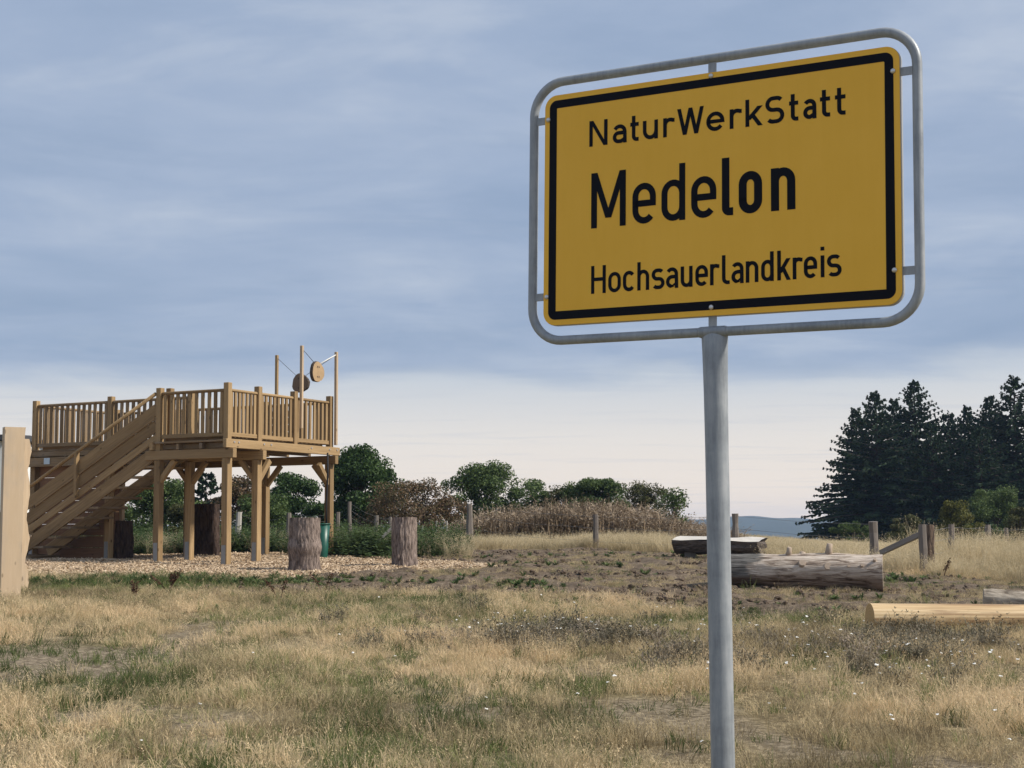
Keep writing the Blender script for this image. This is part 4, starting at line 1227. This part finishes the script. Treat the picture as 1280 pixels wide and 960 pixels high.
def scatter(name, meshes, x, y, z, scale, tint, idx, label, tilt=.12, kind='stuff', sz=None):
    n_ = len(x); me = bpy.data.meshes.new(name)
    me.vertices.add(n_); me.vertices.foreach_set('co', np.stack([x, y, z], 1).astype(np.float32).ravel())
    def attr(nm, tp, data, key):
        a_ = me.attributes.new(nm, tp, 'POINT'); a_.data.foreach_set(key, np.ascontiguousarray(data).ravel())
    rot = np.stack([rng.normal(0, tilt, n_), rng.normal(0, tilt, n_), rng.uniform(0, 6.283, n_)], 1).astype(np.float32)
    s3 = np.stack([scale, scale, scale if sz is None else sz], 1).astype(np.float32)
    attr('rot', 'FLOAT_VECTOR', rot, 'vector'); attr('sca', 'FLOAT_VECTOR', s3, 'vector'); attr('tint', 'FLOAT', tint.astype(np.float32), 'value'); attr('idx', 'INT', idx.astype(np.int32), 'value')
    o = add(name, me); tag(o, label, kind=kind)
    cl = bpy.data.collections.new(name+'_sources')
    for i, m_ in enumerate(meshes):
        so_ = bpy.data.objects.new('%s_source_%02d' % (name, i), m_); cl.objects.link(so_)
    ng = bpy.data.node_groups.new(name+'_scatter', 'GeometryNodeTree')
    ng.interface.new_socket('Geometry', in_out='INPUT', socket_type='NodeSocketGeometry'); ng.interface.new_socket('Geometry', in_out='OUTPUT', socket_type='NodeSocketGeometry')
    N = ng.nodes; gi = N.new('NodeGroupInput'); go = N.new('NodeGroupOutput'); ip = N.new('GeometryNodeInstanceOnPoints'); ci = N.new('GeometryNodeCollectionInfo')
    ci.inputs['Collection'].default_value = cl; ci.inputs['Separate Children'].default_value = True; ci.inputs['Reset Children'].default_value = True
    ip.inputs['Pick Instance'].default_value = True
    def na_(nm, tp):
        q = N.new('GeometryNodeInputNamedAttribute'); q.data_type = tp; q.inputs['Name'].default_value = nm; return q.outputs[0]
    lk = ng.links
    lk.new(gi.outputs[0], ip.inputs['Points']); lk.new(ci.outputs[0], ip.inputs['Instance'])
    lk.new(na_('idx', 'INT'), ip.inputs['Instance Index'])
    er = N.new('FunctionNodeEulerToRotation'); lk.new(na_('rot', 'FLOAT_VECTOR'), er.inputs[0]); lk.new(er.outputs[0], ip.inputs['Rotation'])
    lk.new(na_('sca', 'FLOAT_VECTOR'), ip.inputs['Scale']); lk.new(ip.outputs[0], go.inputs[0])
    md_ = o.modifiers.new('scatter', 'NODES'); md_.node_group = ng
    return o


def sample(n_, ylo, yhi, wfac=.40, wadd=1.0, power=1.0):
    """Points spread evenly over the wedge of ground in front of the viewpoint."""
    y = np.sqrt(rng.random(n_)*(yhi**2-ylo**2)+ylo**2) if power == 1 else ylo+(yhi-ylo)*rng.random(n_)**power
    x = (rng.random(n_)*2-1)*(wfac*y+wadd); return x, y


DRYM = grassmat('dry_grass', [(.08, (.18, .14, .08)), (.35, (.44, .355, .205)), (.6, (.64, .515, .31)), (.85, (.80, .62, .39))])
GRNM = grassmat('green_grass', [(.1, (.06, .085, .026)), (.45, (.14, .175, .058)), (.8, (.26, .275, .11)), (1., (.42, .38, .18))])
TALLM = grassmat('tall_dry_grass', [(.1, (.38, .31, .19)), (.5, (.58, .48, .30)), (.9, (.73, .62, .42))])
dry = [blade_tuft('dry_tuft', 48, .04, .15, .14, .0036, 1.5, DRYM, 1, .1, .005), blade_tuft('dry_tuft', 44, .06, .20, .14, .0034, 1.2, DRYM, 2, .3, .006), blade_tuft('dry_tuft', 40, .08, .28, .13, .0032, 1.0, DRYM, 3, .4, .006), blade_tuft('dry_mat', 70, .02, .09, .17, .0038, 2.4, DRYM, 4)]
grn_ = [blade_tuft('green_tuft', 50, .04, .13, .13, .0052, 1., GRNM, 5), blade_tuft('green_tuft', 40, .08, .22, .12, .005, .8, GRNM, 6)]
tall = [blade_tuft('tall_tuft', 40, .35, .75, .18, .007, .45, TALLM, 8, .5, .011), blade_tuft('tall_tuft', 40, .25, .6, .18, .007, .6, TALLM, 9, .4, .011)]

# meadow grass: dry
x, y = sample(42000, 5.0, 31, .40, 1.2)
keep = (rng.random(len(x)) < .22+.9*sstep(.36, .58, fbm(x+11, y+3, 1.0, 3))) & (rng.random(len(x)) > soilmask(x, y)*.98) & (rng.random(len(x)) > chipmask(x, y)*1.3) & (rng.random(len(x)) > baremask(x, y)*.95) & (rng.random(len(x)) > greenmask(x, y)*.88)
keep &= rng.random(len(x)) > heathmask(x, y)*.6
x, y = x[keep], y[keep]
hgt = fbm(x, y, .55, 4); tn = np.clip((fbm(x+60, y, .35, 4)-.5)*1.8+(fbm(x+90, y, 1.6, 3)-.5)*1.5+.52+rng.normal(0, .24, len(x)), 0, 1)
tn = np.clip(tn+.5*np.exp(-(((x-.75)/.8)**2+((y-21.2)/.9)**2)), 0, 1)
ix = np.where(hgt+rng.normal(0, .08, len(x)) > .60, 2, np.where(hgt+rng.normal(0, .1, len(x)) > .47, 1, np.where(rng.random(len(x)) > .5, 0, 3)))
hs = np.interp(y, [5, 13, 17, 20.5, 24, 30], [.85, .85, .75, .52, .34, .3])*rng.uniform(.65, 1.3, len(x))*(.35+1.25*fbm(x+23, y, 1.25, 3))
scatter('dry_grass', dry, x, y, gz(x, y), rng.uniform(.8, 1.3, len(x)), tn, ix, 'straw coloured dry meadow grass in the foreground', .32, sz=hs)
# meadow grass: green
x, y = sample(15000, 5.0, 30, .40, 1.2)
gm = greenmask(x, y)
keep = (rng.random(len(x)) < gm*.95+.13) & (rng.random(len(x)) > chipmask(x, y)*1.3) & (rng.random(len(x)) > soilmask(x, y)*.9) & (rng.random(len(x)) > baremask(x, y)*.7)
x, y = x[keep], y[keep]
tn = np.clip((fbm(x-20, y, .6, 4)-.5)*2+.45-.25*gm[keep]+rng.normal(0, .15, len(x)), 0, 1)
scatter('green_grass', grn_, x, y, gz(x, y), rng.uniform(.8, 1.3, len(x)), tn, rng.integers(0, 2, len(x)), 'short green grass patches in the meadow', tilt=.3, sz=np.interp(y, [5, 14, 20, 26], [.8, .75, .6, .5])*rng.uniform(.6, 1.2, len(x)))
# sparse straw and weeds on the soil
x, y = sample(22000, 20, 39, .40, 1.)
keep = (rng.random(len(x)) < soilmask(x, y)*.8*sstep(.42, .62, fbm(x, y+40, .9, 4))) & (chipmask(x, y) < .3)
x, y = x[keep], y[keep]
scatter('soil_straw', [dry[3], blade_tuft('straw_litter', 40, .02, .07, .18, .006, 3.2, DRYM, 12)], x, y, gz(x, y)+.01, rng.uniform(.35, .85, len(x)), rng.uniform(.05, .7, len(x)), rng.integers(0, 2, len(x)), 'flattened straw litter on the bare brown soil')


def rosette(name, n_, L, mat, seed, up=.5):
    r = np.random.default_rng(seed); V = []; Q = []
    for i in range(n_):
        a = r.uniform(0, 6.28); l_ = L*r.uniform(.5, 1.1); e = r.uniform(.1, up); d = np.array([math.cos(a), math.sin(a), e]); s = np.array([-math.sin(a), math.cos(a), 0])*l_*.17; o = len(V)
        b0 = np.array([0, 0, r.uniform(0, .3)*L*up])
        V += [tuple(b0), tuple(b0+d*l_*.5-s), tuple(b0+d*l_+np.array([0, 0, -.12*l_])), tuple(b0+d*l_*.5+s)]; Q.append((o, o+1, o+2, o+3))
    me = bpy.data.meshes.new(name); me.from_pydata(V, [], Q); me.materials.append(mat); return me


WEEDM = grassmat('weed_leaves', [(.1, (.035, .06, .02)), (.5, (.085, .13, .045)), (.9, (.18, .22, .09))])
weeds = [rosette('weed', 26, .13, WEEDM, 1, .8), rosette('weed', 34, .17, WEEDM, 2, 1.6), rosette('weed', 20, .10, WEEDM, 3, .5)]
x, y = sample(9000, 20, 36, .40, 1.)
pm = sstep(.54, .70, fbm(x*.8+13, y*1.3+5, .8, 4))
keep = (rng.random(len(x)) < pm*(soilmask(x, y)*.55+.10)) & (chipmask(x, y) < .4)
ex, ey = rng.normal(-5.2, 1.9, 600), rng.normal(25.5, .5, 600)       # leafy strip along the chips
x = np.concatenate([x[keep], ex]); y = np.concatenate([y[keep], ey])
scatter('weeds', weeds, x, y, gz(x, y), rng.uniform(.3, .8, len(x)), rng.uniform(.1, .95, len(x)), rng.integers(0, 3, len(x)), 'low leafy green weeds on soil and chip edge', sz=rng.uniform(.2, .55, len(x)))
# clods
CLOD = flat('soil_clod', (.115, .083, .058), .95, var=.35, scale=20, bump=.5)
cl_m = []
for s in range(3):
    bm = bmesh.new(); bmesh.ops.create_icosphere(bm, subdivisions=2, radius=.06)
    for v in bm.verts: v.co = v.co*(1+.6*mn.noise(v.co*22+Vector((s*5, 0, 0)))); v.co.z *= .6
    cl_m.append(bm_mesh('clod', bm, CLOD))
x, y = sample(14000, 20, 38, .40, 1.)
keep = (rng.random(len(x)) < soilmask(x, y)*.8*sstep(.38, .6, fbm(x+5, y, 1.1, 3))) & (chipmask(x, y) < .2); x, y = x[keep], y[keep]
scatter('soil_clods', cl_m, x, y, gz(x, y)+.02, rng.uniform(.25, 1.05, len(x)), rng.random(len(x)), rng.integers(0, 3, len(x)), 'crumbly clods of dug brown soil', .5)
# wood chips
CHIPM = grassmat('chip_wood', [(.05, (.15, .10, .062)), (.4, (.38, .275, .175)), (.75, (.54, .415, .28)), (1., (.64, .51, .37))], 0)
chm = []
for s in range(4):
    bm = bmesh.new(); bmesh.ops.create_cube(bm, size=1); q = np.random.default_rng(s)
    for v in bm.verts: v.co = Vector((v.co.x*(.07+.02*s)+q.normal(0, .006), v.co.y*.028+q.normal(0, .004), v.co.z*.010+q.normal(0, .002)))
    chm.append(bm_mesh('chip', bm, CHIPM))
x = rng.uniform(-13, .4, 60000); y = 25.6+10.9*rng.random(60000)**1.3; keep = rng.random(len(x)) < chipmask(x, y)*.9+.0; x, y = x[keep], y[keep]
scatter('wood_chips', chm, x, y, gtop(x, y)+.012, rng.uniform(.35, .95, len(x)), rng.random(len(x)), rng.integers(0, 4, len(x)), 'loose pale wood chips covering the path', .35)
# tall straw beyond the fence
x, y = sample(30000, 26, 62, .42, 1.5)
bk = strawedge(x)
edge_l = sstep(-3.0, -1.0, x)
keep = (y > bk+.3+(fbm(x, y, .6, 3)-.5)*2) & (rng.random(len(x)) < edge_l*np.clip(1.15-(y-30)/60, .3, 1)) & (chipmask(x, y) < .1)
x, y = x[keep], y[keep]
szv = rng.uniform(.5, .9, len(x))*np.where((x > 9.5) & (y < 36), 1.3, .75)*(.6+.6*fbm(x, y, .5, 3))*np.where((x > 4.5) & (y > 36), .6, 1.)*np.interp(y, [28, 36, 45, 60], [1, 1.15, 1.0, .4])
scatter('tall_dry_grass', tall, x, y, gz(x, y), rng.uniform(.8, 1.25, len(x)), np.clip(fbm(x, y, .5, 3)+rng.normal(0, .15, len(x)), 0, 1), rng.integers(0, 2, len(x)), 'tall pale dry grass beyond the fence', .1, sz=szv)
# rank green weeds behind the platform
nett = []
for s in range(3):
    r = np.random.default_rng(40+s); V = []; Q = []
    for i in range(9):
        a = r.uniform(0, 6.28); rad = .22*math.sqrt(r.random()); h = r.uniform(.4, .85); bx, by = rad*math.cos(a), rad*math.sin(a); lx, ly = r.normal(0, .12, 2)
        for k in range(16):
            t = r.uniform(.12, 1.); c_ = np.array([bx+lx*t, by+ly*t, h*t]); ka = r.uniform(0, 6.28); l_ = .13*(1.1-.5*t); d = np.array([math.cos(ka), math.sin(ka), r.uniform(-.3, .5)])*l_; sv = np.array([-math.sin(ka), math.cos(ka), 0])*l_*.24; o = len(V)
            V += [tuple(c_), tuple(c_+d*.5-sv), tuple(c_+d), tuple(c_+d*.5+sv)]; Q.append((o, o+1, o+2, o+3))
    me = bpy.data.meshes.new('tall_weed'); me.from_pydata(V, [], Q); me.materials.append(WEEDM); nett.append(me)
x = rng.uniform(-17, -1.0, 4200); y = rng.uniform(33, 46, 4200)
lim = 35.6-np.clip((x+4.5)/4.2, 0, 1)*4.0
keep = (y > lim) & (rng.random(len(x)) < sstep(-.8, -2.6, x)*.9) & (chipmask(x, y) < .15); x, y = x[keep], y[keep]
x = np.concatenate([x, rng.normal(-3.35, .55, 130)]); y = np.concatenate([y, rng.normal(33.9, .6, 130)])
scatter('tall_weeds', nett, x, y, gz(x, y), rng.uniform(.7, 1.2, len(x)), np.clip(rng.normal(.45, .25, len(x)), 0, 1), rng.integers(0, 3, len(x)), 'rank green nettles and weeds behind the platform', .1, sz=rng.uniform(.4, .95, len(x))*(.55+.8*fbm(x, y, .8, 2)))
x = rng.uniform(-17, -1.0, 900); y = rng.uniform(33, 44, 900); lim = 35.8-np.clip((x+4.5)/4.2, 0, 1)*4.5
keep = (y > lim) & (chipmask(x, y) < .15); x, y = x[keep], y[keep]
scatter('straw_among_weeds', tall, x, y, gz(x, y), rng.uniform(.7, 1.1, len(x)), rng.uniform(.2, .8, len(x)), rng.integers(0, 2, len(x)), 'pale straw growing among the weeds behind the platform', .12, sz=rng.uniform(.5, .9, len(x)))

# dead brambles: a tangle of dry stems
BRM = grassmat('dead_bramble', [(.1, (.12, .085, .052)), (.5, (.26, .195, .13)), (.9, (.43, .345, .25))], .15)
brs = []
for s in range(4):
    r = np.random.default_rng(70+s); V = []; Q = []
    for i in range(34):
        a = r.uniform(0, 6.28); bx, by = r.normal(0, .3, 2); h = r.uniform(.5, 1.35); sp2 = r.uniform(.1, .7); wd = .014; prev = None
        for k in range(6):
            t = k/5; p = np.array([bx+math.cos(a)*sp2*t*t, by+math.sin(a)*sp2*t*t, h*(t*1.5-.62*t*t)]); wv = np.array([-math.sin(a+.5), math.cos(a+.5), 0])*wd*(1-.6*t)
            if prev is not None:
                o = len(V); V += [tuple(prev[0]-prev[1]), tuple(prev[0]+prev[1]), tuple(p+wv), tuple(p-wv)]; Q.append((o, o+1, o+2, o+3))
                if r.random() < .75:
                    ka = r.uniform(0, 6.28); d = np.array([math.cos(ka), math.sin(ka), r.uniform(-.8, .4)])*.10; sv = np.array([-math.sin(ka), math.cos(ka), .2])*.022; o = len(V)
                    V += [tuple(p), tuple(p+d*.5-sv), tuple(p+d), tuple(p+d*.5+sv)]; Q.append((o, o+1, o+2, o+3))
            prev = (p, wv)
    me = bpy.data.meshes.new('bramble'); me.from_pydata(V, [], Q); me.materials.append(BRM); brs.append(me)
pxs = rng.uniform(572, 905, 1150); Dm = rng.uniform(46, 56, 1150); x = (pxs-640)/F_PX*Dm; y = Dm
env = np.interp(pxs, [572, 610, 660, 760, 820, 870, 905], [.4, .7, .85, .92, .7, .40, .2])
scatter('dead_brambles', brs, x, y, gz(x, y), rng.uniform(.9, 1.3, len(x)), rng.random(len(x)), rng.integers(0, 4, len(x)), 'tangled brown dead brambles in front of the hedge', .15, sz=env*rng.uniform(.6, 1.25, len(x))*(.65+.7*fbm(x, y, .6, 2)))

# heather-like dark patch and small white flowers
HEATH = grassmat('withered_heath', [(.1, (.10, .095, .06)), (.5, (.19, .165, .115)), (.9, (.33, .265, .21))], .2)
ht = [blade_tuft('heath', 60, .08, .24, .15, .006, .6, HEATH, 21, .8, .014), blade_tuft('heath', 60, .06, .18, .15, .006, .8, HEATH, 22, .6, .014)]
x, y = sample(9000, 14, 21.5, .40, 1.); keep = rng.random(len(x)) < heathmask(x, y)*.75*sstep(.35, .6, fbm(x, y, .9, 3)); x, y = x[keep], y[keep]
scatter('withered_herbs', ht, x, y, gz(x, y), rng.uniform(.8, 1.2, len(x)), np.clip(rng.normal(.45, .2, len(x)), 0, 1), rng.integers(0, 2, len(x)), 'dark withered herbs in the middle of the meadow')
FLW = flat('white_petal', (.80, .79, .74), .7, var=.05); STM = flat('flower_stem', (.10, .12, .05), .8)
V = []; Q = []; mi = []
for k in range(7):
    a = k*.9; rr_ = .004 if k == 0 else .016; c_ = (rr_*math.cos(a), rr_*math.sin(a), .34+.004*math.sin(k*2)); o = len(V)
    V += [(c_[0]+.013*math.cos(j*1.0472), c_[1]+.013*math.sin(j*1.0472), c_[2]) for j in range(6)]+[(c_[0], c_[1], c_[2]+.007)]
    for j in range(6): Q.append((o+j, o+(j+1) % 6, o+6)); mi.append(0)
o = len(V); V += [(-.002, 0, -.02), (.002, 0, -.02), (.002, 0, .335), (-.002, 0, .335)]; Q.append((o, o+1, o+2, o+3)); mi.append(1)
fm = bpy.data.meshes.new('yarrow'); fm.from_pydata(V, [], Q); fm.materials.append(FLW); fm.materials.append(STM); fm.polygons.foreach_set('material_index', mi)
fx = np.concatenate([rng.normal(-.05, .42, 45), rng.normal(1.2, .6, 22), rng.normal(3.2, .35, 20), rng.normal(4.3, .9, 60), rng.uniform(-3, 5, 45)])
fy = np.concatenate([rng.normal(17.9, .8, 45), rng.normal(17.4, .8, 22), rng.normal(17.6, 1., 20), rng.normal(14.8, 1.0, 60), rng.uniform(10, 21, 45)])
scatter('white_flowers', [fm], fx, fy, gz(fx, fy), rng.uniform(.4, .75, len(fx)), rng.random(len(fx)), np.zeros(len(fx)), 'small white yarrow flowers dotted over the meadow', .3, sz=rng.uniform(.35, .75, len(fx)))

# dried dock plants
DOCK = flat('dried_dock', (.085, .042, .024), .9, var=.4, scale=30)


def dock(px, D, H, n_, label, seed):
    r = np.random.default_rng(seed); g = ground_at(px, D); TV = []; TF = []; LV = []
    o = empty('dock_plant', g, label, 'weed', 'dried brown dock plants')
    for i in range(n_):
        a = r.uniform(0, 6.28); sp3 = r.uniform(.1, .75)*H; h = H*r.uniform(.6, 1.); e = Vector((math.cos(a)*sp3, math.sin(a)*sp3*.6, h))
        V2_, F2 = tube_arrays([(0, 0, -.03), tuple(e*.5+Vector((0, 0, h*.08))), tuple(e)], [.007, .006, .003], 5, len(TV)); TV += V2_; TF += F2
        for k in range(70):
            t = r.uniform(.45, 1.); LV.append(np.array(e*t)+np.array([0, 0, h*.1*(1-t)])+r.normal(0, .018, 3))
    add('stem', np_mesh('stem', np.array(TV), np.array(TF), DOCK, True), o, Matrix.Translation(g))
    V, Fq = leaf_quads(np.array(LV), 0, .028, .7); tag(add('seed_head', np_mesh('seed_head', V, Fq, DOCK), o, Matrix.Translation(g)), kind='stuff')


dock(213, 23.6, .40, 5, 'spreading dried brown dock in front of the wood chips', 1)
dock(172, 22.6, .30, 3, 'small dried brown dock left of the spreading one', 2)
dock(351, 22.0, .36, 2, 'thin upright dried dock stalk in the straw', 3)
dock(405, 22.8, .34, 2, 'thin dried dock stalk in front of the bulging stump', 4)
dock(1177, 27.5, .42, 2, 'dark dried stalk beside the fence trunk post', 5)

# ------------------------------------------------------------------ haze
bm = bmesh.new(); bmesh.ops.create_cube(bm, size=1)
for v in bm.verts: v.co = Vector((v.co.x*4400, 800+v.co.y*2200, -18+(v.co.z+.5)*41))
HZ, nb = mat_new('haze_air')
pvn = nb.n('ShaderNodeVolumePrincipled'); pvn.inputs['Color'].default_value = (.46, .66, 1., 1); pvn.inputs['Density'].default_value = .00025; pvn.inputs['Anisotropy'].default_value = .2
nb.n('ShaderNodeOutputMaterial', None, Volume=pvn.outputs[0])
tag(add('haze', bm_mesh('haze', bm, HZ)), 'thin pale air over the whole scene', kind='stuff')
